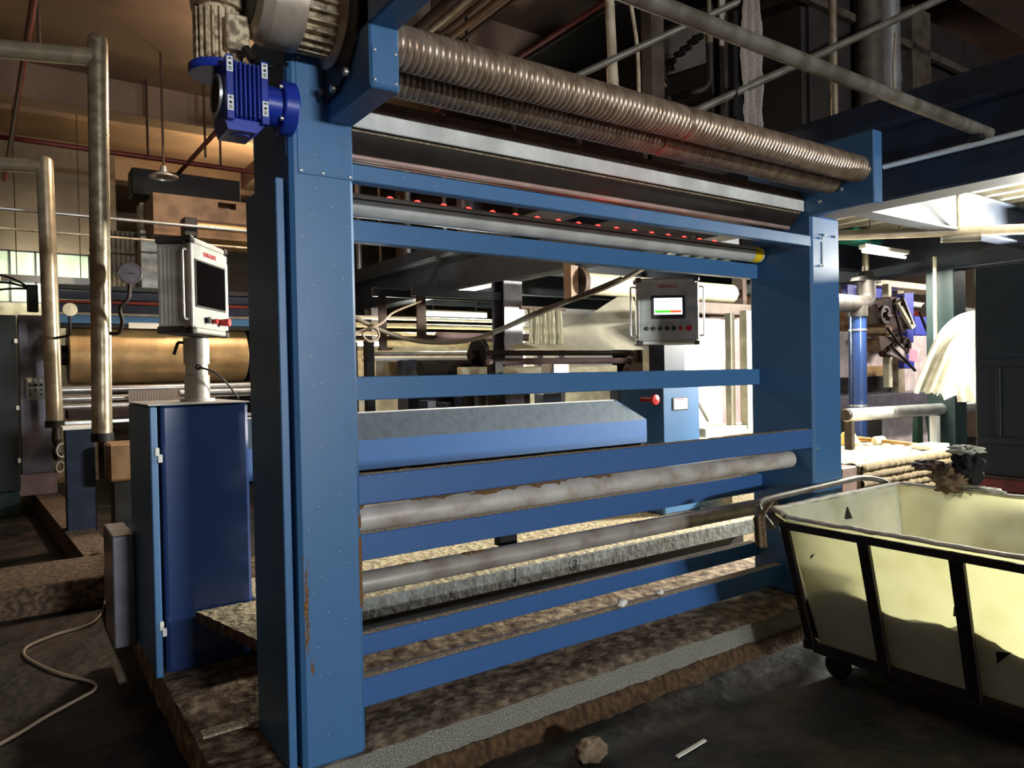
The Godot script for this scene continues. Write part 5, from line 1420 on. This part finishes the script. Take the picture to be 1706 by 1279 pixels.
	for i in 3:
		part("horizontal_tube", C(V(11.6, 2.62 - i * 0.16, -6.4), V(16.0, 2.55 - i * 0.16, -6.4), 0.05, 14), [M.white, M.red_pipe, M.cream][i], sm)
	var pg := thing("patterned_partition", "tan far partition with cream braces, beyond the spinning machine", "partition", V(14, 0, -9))
	part("board", B(11.0, 16.6, 0.0, 4.0, -9.2, -9.0, 0.0), M.bronze, pg)
	part("brace", C(V(12.2, 2.6, -8.95), V(13.9, 3.6, -8.95), 0.03, 10), M.cream, pg)
	part("brace", C(V(12.3, 3.3, -8.95), V(12.15, 2.5, -8.95), 0.035, 10), M.cream, pg)
	part("brace", C(V(11.0, 2.95, -8.95), V(16.0, 3.0, -8.95), 0.03, 10), M.bronze, pg)
	# trestle with green legs, wooden shuttles and spools
	var tr := thing("trestle", "dark green trestle with splayed legs behind the chrome roller", "trestle", V(9.5, 0, -4.7))
	part("leg", MB.new().slab([V(9.60, 0.0, -4.7), V(9.82, 0.0, -4.7), V(9.80, 0.95, -4.7), V(9.68, 0.95, -4.7)], V(0, 0, -0.06)), M.green, tr)
	part("leg", MB.new().slab([V(10.2, 0.0, -4.7), V(10.38, 0.0, -4.7), V(10.14, 0.95, -4.7), V(9.98, 0.95, -4.7)], V(0, 0, -0.06)), M.green, tr)
	part("top_bar", B(9.6, 10.2, 0.93, 1.0, -4.78, -4.68, 0.006), M.green, tr)
	var spool := thing("thread_spool", "yellow cone of thread standing on the white cloth stack", "thread cone", V(7.2, 0.7, -4.3))
	part("thread", MB.new().lathe(V(7.28, 0.70, -4.25), V(0, 1, 0), [Vector2(0, 0), Vector2(0, 0.10), Vector2(0.02, 0.115), Vector2(0.13, 0.06), Vector2(0.14, 0.0)], 24), mat(Color(0.93, 0.83, 0.50), 0.9), spool)
	var s2 := thing("thread_spool", "fallen pale cone of thread on the white cloth stack, beside the wooden sticks", "thread cone", V(7.55, 0.7, -4.0))
	part("thread", MB.new().lathe(V(7.42, 0.745, -4.05), V(1, 0, 0.1), [Vector2(0, 0), Vector2(0, 0.03), Vector2(0.02, 0.045), Vector2(0.14, 0.045), Vector2(0.15, 0)], 20), M.cloth, s2)
	for i in 2:
		solo("wooden_stick", C(V(7.30 + i * 0.04, 0.80 - i * 0.05, -4.5 + i * 0.1), V(7.62, 0.715, -3.62), 0.012, 10), ["longer wooden stick leaning over the thread cones", "lower wooden stick lying between the thread cones"][i], "stick", M.wood)
	solo("pale_plank", MB.new().box(V(7.30, 0.70, -3.62), V(7.66, 0.745, -3.42), 0.004), "short pale plank on the front corner of the white cloth stack", "plank", M.alu)
	solo("cloth_trolley_top", B(8.4, 9.2, 0.4, 0.9, -5.4, -4.9, 0.03), "dark box below the draped white cloth", "box", M.iron_dark)

# ================================================================ upper floor and things overhead
func build_upper() -> void:
	# long pipe close overhead
	var lp := thing("overhead_tube", "long grey steel tube running overhead from the top middle to the right beam", "tube", V(3.2, 2.88, -1.93))
	part("tube", C(V(1.6, 2.90, -1.93), V(4.86, 2.90, -1.93), 0.035, 24), M.grey_pipe, lp)
	part("clamp", B(4.66, 4.72, 2.83, 2.86, -1.97, -1.89, 0.003), M.iron_dark, lp)
	part("hanger", C(V(2.0, 2.93, -1.93), V(2.0, 5.6, -1.93), 0.01, 8), M.iron_dark, lp)
	part("hanger", C(V(1.62, 2.93, -1.93), V(1.62, 5.6, -1.93), 0.01, 8), M.iron_dark, lp)
	# dryer casing on the upper floor
	var dc := thing("dryer_casing", "huge dark brown sheet-metal dryer casing on the upper floor", "machine casing", V(7, 3.25, -6))
	part("casing", B(5.55, 10.0, 3.25, 5.0, -10.5, -3.6, 0.01), M.casing, dc)
	part("front_panel", B(5.50, 5.56, 3.28, 4.95, -5.3, -4.5, 0.008), M.casing, dc)
	for z in [-4.42, -5.42, -6.5, -7.8, -9.2]:
		part("seam_trim", B(5.505, 5.56, 3.27, 4.98, z, z + 0.06, 0.004), M.casing_trim, dc)
	part("front_panel", B(5.60, 7.2, 3.28, 4.9, -3.62, -3.56, 0.008), M.casing, dc)
	part("seam_trim", B(6.28, 6.36, 3.27, 4.98, -3.6, -3.54, 0.004), M.casing_trim, dc)
	part("seam_trim", B(7.20, 7.55, 3.27, 4.98, -3.6, -3.5, 0.004), M.casing_trim, dc)
	part("top_rail", B(5.45, 10.0, 4.55, 4.62, -3.56, -3.50, 0.004), M.casing_trim, dc)
	part("duct_box", MB.new().prism([Vector2(0, 0), Vector2(0.9, 0), Vector2(0.75, 0.75), Vector2(0.05, 0.6)], V(7.75, 3.6, -3.5), V(1, 0, 0), V(0, 1, 0), V(0, 0, 0.5)), M.casing, dc)
	solo("ceiling_duct", B(4.86, 9.5, 5.02, 5.14, -8.0, -3.9, 0.01), "black duct below the ceiling above the dryer casing", "duct", M.iron_dark)
	solo("red_edge_pipe", C(V(4.83, 5.08, -3.5), V(4.83, 5.08, -9.5), 0.03, 12), "thin red pipe along the edge of the black ceiling duct", "pipe", M.red_pipe)
	for i in 5:
		var x: float = 3.96 + i * 0.12
		solo("ceiling_pipe", C(V(x - 0.6, 4.88, -3.6), V(x - 0.6, 4.88, -10.5), [0.05, 0.03, 0.02, 0.035, 0.02][i], 14), ["thick brown pipe of the bundle under the ceiling above the spiral rollers", "pale pipe second in the bundle under the ceiling", "thin pipe in the middle of the bundle under the ceiling", "brown pipe fourth in the bundle under the ceiling", "thin pipe at the right of the bundle under the ceiling"][i], "pipe", [M.brown, M.white_pipe, M.brown, M.bronze, M.brown][i], "pipes bundled under the ceiling")
	solo("pipe_rack", B(3.2, 4.1, 4.79, 4.83, -6.43, -6.37, 0.004), "dark cross rail holding the bundle of ceiling pipes", "rail", M.iron_dark)
	for i in 2:
		var x: float = [3.28, 3.98][i]
		solo("rack_rod", C(V(x, 4.8, -6.4), V(x, 5.6, -6.4), 0.016, 8), ["left rod of the dark cross rail under the ceiling pipes", "right rod of the dark cross rail under the ceiling pipes"][i], "rod", M.iron_dark)
	# white pipe with an elbow
	var wp := thing("white_pipe", "thick cream plastic pipe with an elbow, standing above the spiral rollers", "pipe", V(3.8, 3.6, -4.1))
	part("pipe", MB.new().tube(bend([V(3.80, 5.2, -4.1), V(3.835, 3.66, -4.07), V(4.7, 3.60, -4.02)], 0.05), 0.036, 18), M.white_pipe, wp)
	part("socket", C(V(3.825, 3.82, -4.075), V(3.83, 3.70, -4.072), 0.043, 18), M.white_pipe, wp)
	solo("cream_hose", MB.new().tube(smooth_path([V(3.93, 4.9, -4.0), V(3.95, 4.4, -4.0), V(4.02, 4.0, -4.0), V(4.03, 3.6, -4.0)]), 0.014, 10), "thin cream hose beside the thick cream pipe", "hose", M.white_pipe)
	solo("upright_post", B(4.18, 4.32, 3.26, 5.2, -4.12, -4.0, 0.006), "brown steel column right of the thin cream hose", "column", M.casing_trim)
	solo("slanting_rail", C(V(3.15, 3.52, -4.45), V(4.75, 4.37, -3.45), 0.026, 14), "slanting grey handrail tube above the spiral rollers", "handrail", M.grey_pipe)
	solo("slanting_rail", C(V(4.05, 3.34, -3.75), V(6.2, 4.45, -2.7), 0.030, 14), "second slanting handrail tube, reaching up to the thin steel rod at the right", "handrail", M.grey_pipe)
	# valve panel
	var v := thing("valve_panel", "dirty metal plate with pneumatic valves and hoses on the upper floor", "valve panel", V(5.3, 4.2, -4.8))
	part("plate", MB.new().slab([V(5.16, 4.30, -4.85), V(5.48, 4.42, -4.6), V(5.46, 4.78, -4.6), V(5.14, 4.66, -4.85)], V(0.02, 0, 0.03)), M.casing_trim, v)
	for i in 5:
		var c: Vector3 = V(5.20, 4.42, -4.80).lerp(V(5.42, 4.66, -4.62), [0.05, 0.35, 0.55, 0.8, 0.95][i])
		part("valve", C(c, c + V(0.02, 0, 0.08), 0.03, 14), M.iron_dark, v)
	part("gauge_ring", MB.new().ring(V(5.22, 4.40, -4.76), V(5.24, 4.40, -4.73), 0.05, 0.04, 20), M.iron_dark, v)
	part("hose", MB.new().tube(smooth_path([V(5.14, 4.62, -4.8), V(5.02, 4.5, -4.75), V(5.02, 4.32, -4.75), V(5.14, 4.18, -4.75)]), 0.014, 8), M.bronze, v)
	part("hose", MB.new().tube(smooth_path([V(5.18, 4.62, -4.8), V(5.07, 4.5, -4.75), V(5.07, 4.34, -4.75), V(5.18, 4.22, -4.75)]), 0.012, 8), M.iron_dark, v)
	var sp := thing("steam_hose", "shiny braided steam hose with fittings that curves under the valve panel", "hose", V(5.5, 3.9, -4.4))
	part("upper_tube", C(V(5.10, 4.85, -4.2), V(5.10, 4.45, -4.2), 0.02, 14), M.chrome_old, sp)
	part("fitting", C(V(5.10, 4.45, -4.2), V(5.10, 4.36, -4.2), 0.032, 8), M.chrome_old, sp)
	part("lower_tube", MB.new().tube(bend([V(5.10, 4.36, -4.2), V(5.11, 3.98, -4.2), V(4.75, 3.86, -4.35)], 0.12), 0.028, 14), M.dark_pipe, sp)
	# tall thin rod and insulated duct on the right
	solo("steel_rod", C(V(5.35, 3.26, -3.20), V(5.33, 5.2, -3.20), 0.030, 16), "upright thin steel pole on the gantry edge at the right", "pole", M.chrome_old)
	var du := thing("round_duct", "upright shiny round duct on the gantry at the right", "duct", V(6.5, 3.26, -3.3))
	part("duct_pipe", C(V(6.52, 3.25, -3.38), V(6.50, 5.3, -3.38), 0.10, 32), M.silver, du)
	part("joint_band", MB.new().ring(V(6.52, 4.02, -3.38), V(6.52, 4.10, -3.38), 0.104, 0.09, 32), M.silver, du)
	solo("grey_drum", C(V(6.30, 3.25, -3.45), V(6.30, 5.2, -3.45), 0.11, 28), "dull brown round duct just left of the shiny one", "duct", M.casing_trim)
	var rb := thing("red_bucket", "faded red plastic bucket on the gantry beside the shiny duct", "bucket", V(6.9, 3.25, -3.3))
	part("bucket", MB.new().lathe(V(6.86, 3.72, -3.30), V(0, 1, 0), [Vector2(0, 0), Vector2(0, 0.10), Vector2(0.14, 0.125), Vector2(0.14, 0)], 26), M.red, rb)
	part("cloth_cover", MB.new().lump(V(6.87, 3.88, -3.30), V(0.15, 0.035, 0.13), 21, 0.3), mat(Color(0.75, 0.42, 0.38), 0.9), rb)
	solo("bucket_stand", B(6.72, 7.0, 3.25, 3.72, -3.42, -3.2, 0.006), "dark stand under the faded red bucket", "stand", M.iron_dark)
	solo("loose_wire", MB.new().tube(smooth_path([V(5.9, 4.18, -3.0), V(5.86, 3.95, -3.0), V(5.86, 3.75, -3.0), V(5.92, 3.45, -3.0), V(5.98, 3.27, -3.0)]), 0.009, 8), "loose pale wire standing up between the pole and the duct", "wire", M.cable)
	# cloths hung on the handrail
	var nz := FastNoiseLite.new()
	nz.seed = 61; nz.frequency = 2.0
	var cl := MB.new().grid(36, 40, func(u: float, w: float) -> Vector3:
		var wd := 0.05 + 0.07 * sin(clampf(w * 1.2, 0.0, 1.0) * PI * 0.75)
		return V(4.70 + (u - 0.5) * 2.0 * wd, 4.55 - 1.22 * w, -3.48 + 0.03 * sin(u * 15.0) + 0.02 * nz.get_noise_2d(u * 2.0, w * 3.0)))
	solo("hanging_towel", cl, "grey-white striped cloth hanging in folds over the rail above the spiral rollers", "cloth", M.cloth_grey)
	var c2 := MB.new().grid(20, 30, func(u: float, w: float) -> Vector3:
		return V(4.60 + (u - 0.5) * 0.14 - 0.02 * w, 4.2 - 0.85 * w * (1.0 - 0.2 * absf(u - 0.4)), -3.50 + 0.02 * sin(u * 11.0)))
	solo("hanging_towel", c2, "black cloth hanging just left of the grey-white cloth", "cloth", M.cloth_black)
	solo("hanging_strap", B(4.50, 4.56, 3.98, 4.6, -3.62, -3.6, 0.004), "pale strap with a white end hanging left of the black cloth", "strap", M.cloth_grey)
	# uprights seen through the gap above the sensor tube, standing on the gantry deck
	for i in 4:
		var q: Array = [[4.98, 0.05, -11.6], [5.24, 0.03, -11.3], [4.97, 0.045, -9.74], [5.02, 0.032, -8.73]][i]
		solo("standpipe", C(V(q[0], 3.25, q[2]), V(q[0], 5.1, q[2]), q[1], 14), ["silver standpipe seen above the sensor tube, nearest the left post", "thin silver standpipe second from the left post", "silver standpipe third from the left post", "thin silver standpipe farthest from the left post"][i], "pipe", M.silver, "silver standpipes behind the frame")
	var tk := thing("steam_tank", "dull brown tank with a silver jacket behind the standpipes", "tank", V(5.2, 3.25, -10.1))
	part("tank", C(V(5.14, 3.25, -10.2), V(5.14, 5.0, -10.2), 0.14, 28), M.casing_trim, tk)
	part("jacket", C(V(5.15, 3.25, -8.3), V(5.15, 4.75, -8.3), 0.17, 28), M.panel_grey, tk)
	part("valve", MB.new().lump(V(5.05, 4.15, -10.0), V(0.12, 0.16, 0.10), 19, 0.4, 12), M.bronze, tk)

func build_small() -> void:
	solo("stone", MB.new().lump(V(1.86, 0.03, -2.17), V(0.07, 0.045, 0.055), 71, 0.12, 16), "rough dark stone lying on the floor at the bottom edge", "stone", M.concrete)
	solo("paper_scrap", MB.new().slab([V(2.12, 0.004, -1.97), V(2.31, 0.004, -1.99), V(2.31, 0.004, -1.975), V(2.12, 0.004, -1.955)], V(0, 0.006, 0)), "thin white sliver of plastic on the dark floor at the bottom", "scrap", M.white)
	solo("paper_crumb", MB.new().lump(V(2.50, 0.362, -2.66), V(0.03, 0.02, 0.018), 73, 0.4, 10), "larger white paper crumb on the lowest crossbar", "paper", M.white, "paper crumbs on the lowest crossbar")
	solo("paper_crumb", MB.new().lump(V(2.78, 0.362, -2.67), V(0.022, 0.013, 0.014), 74, 0.4, 10), "smaller white paper crumb on the lowest crossbar, farther right", "paper", M.white, "paper crumbs on the lowest crossbar")
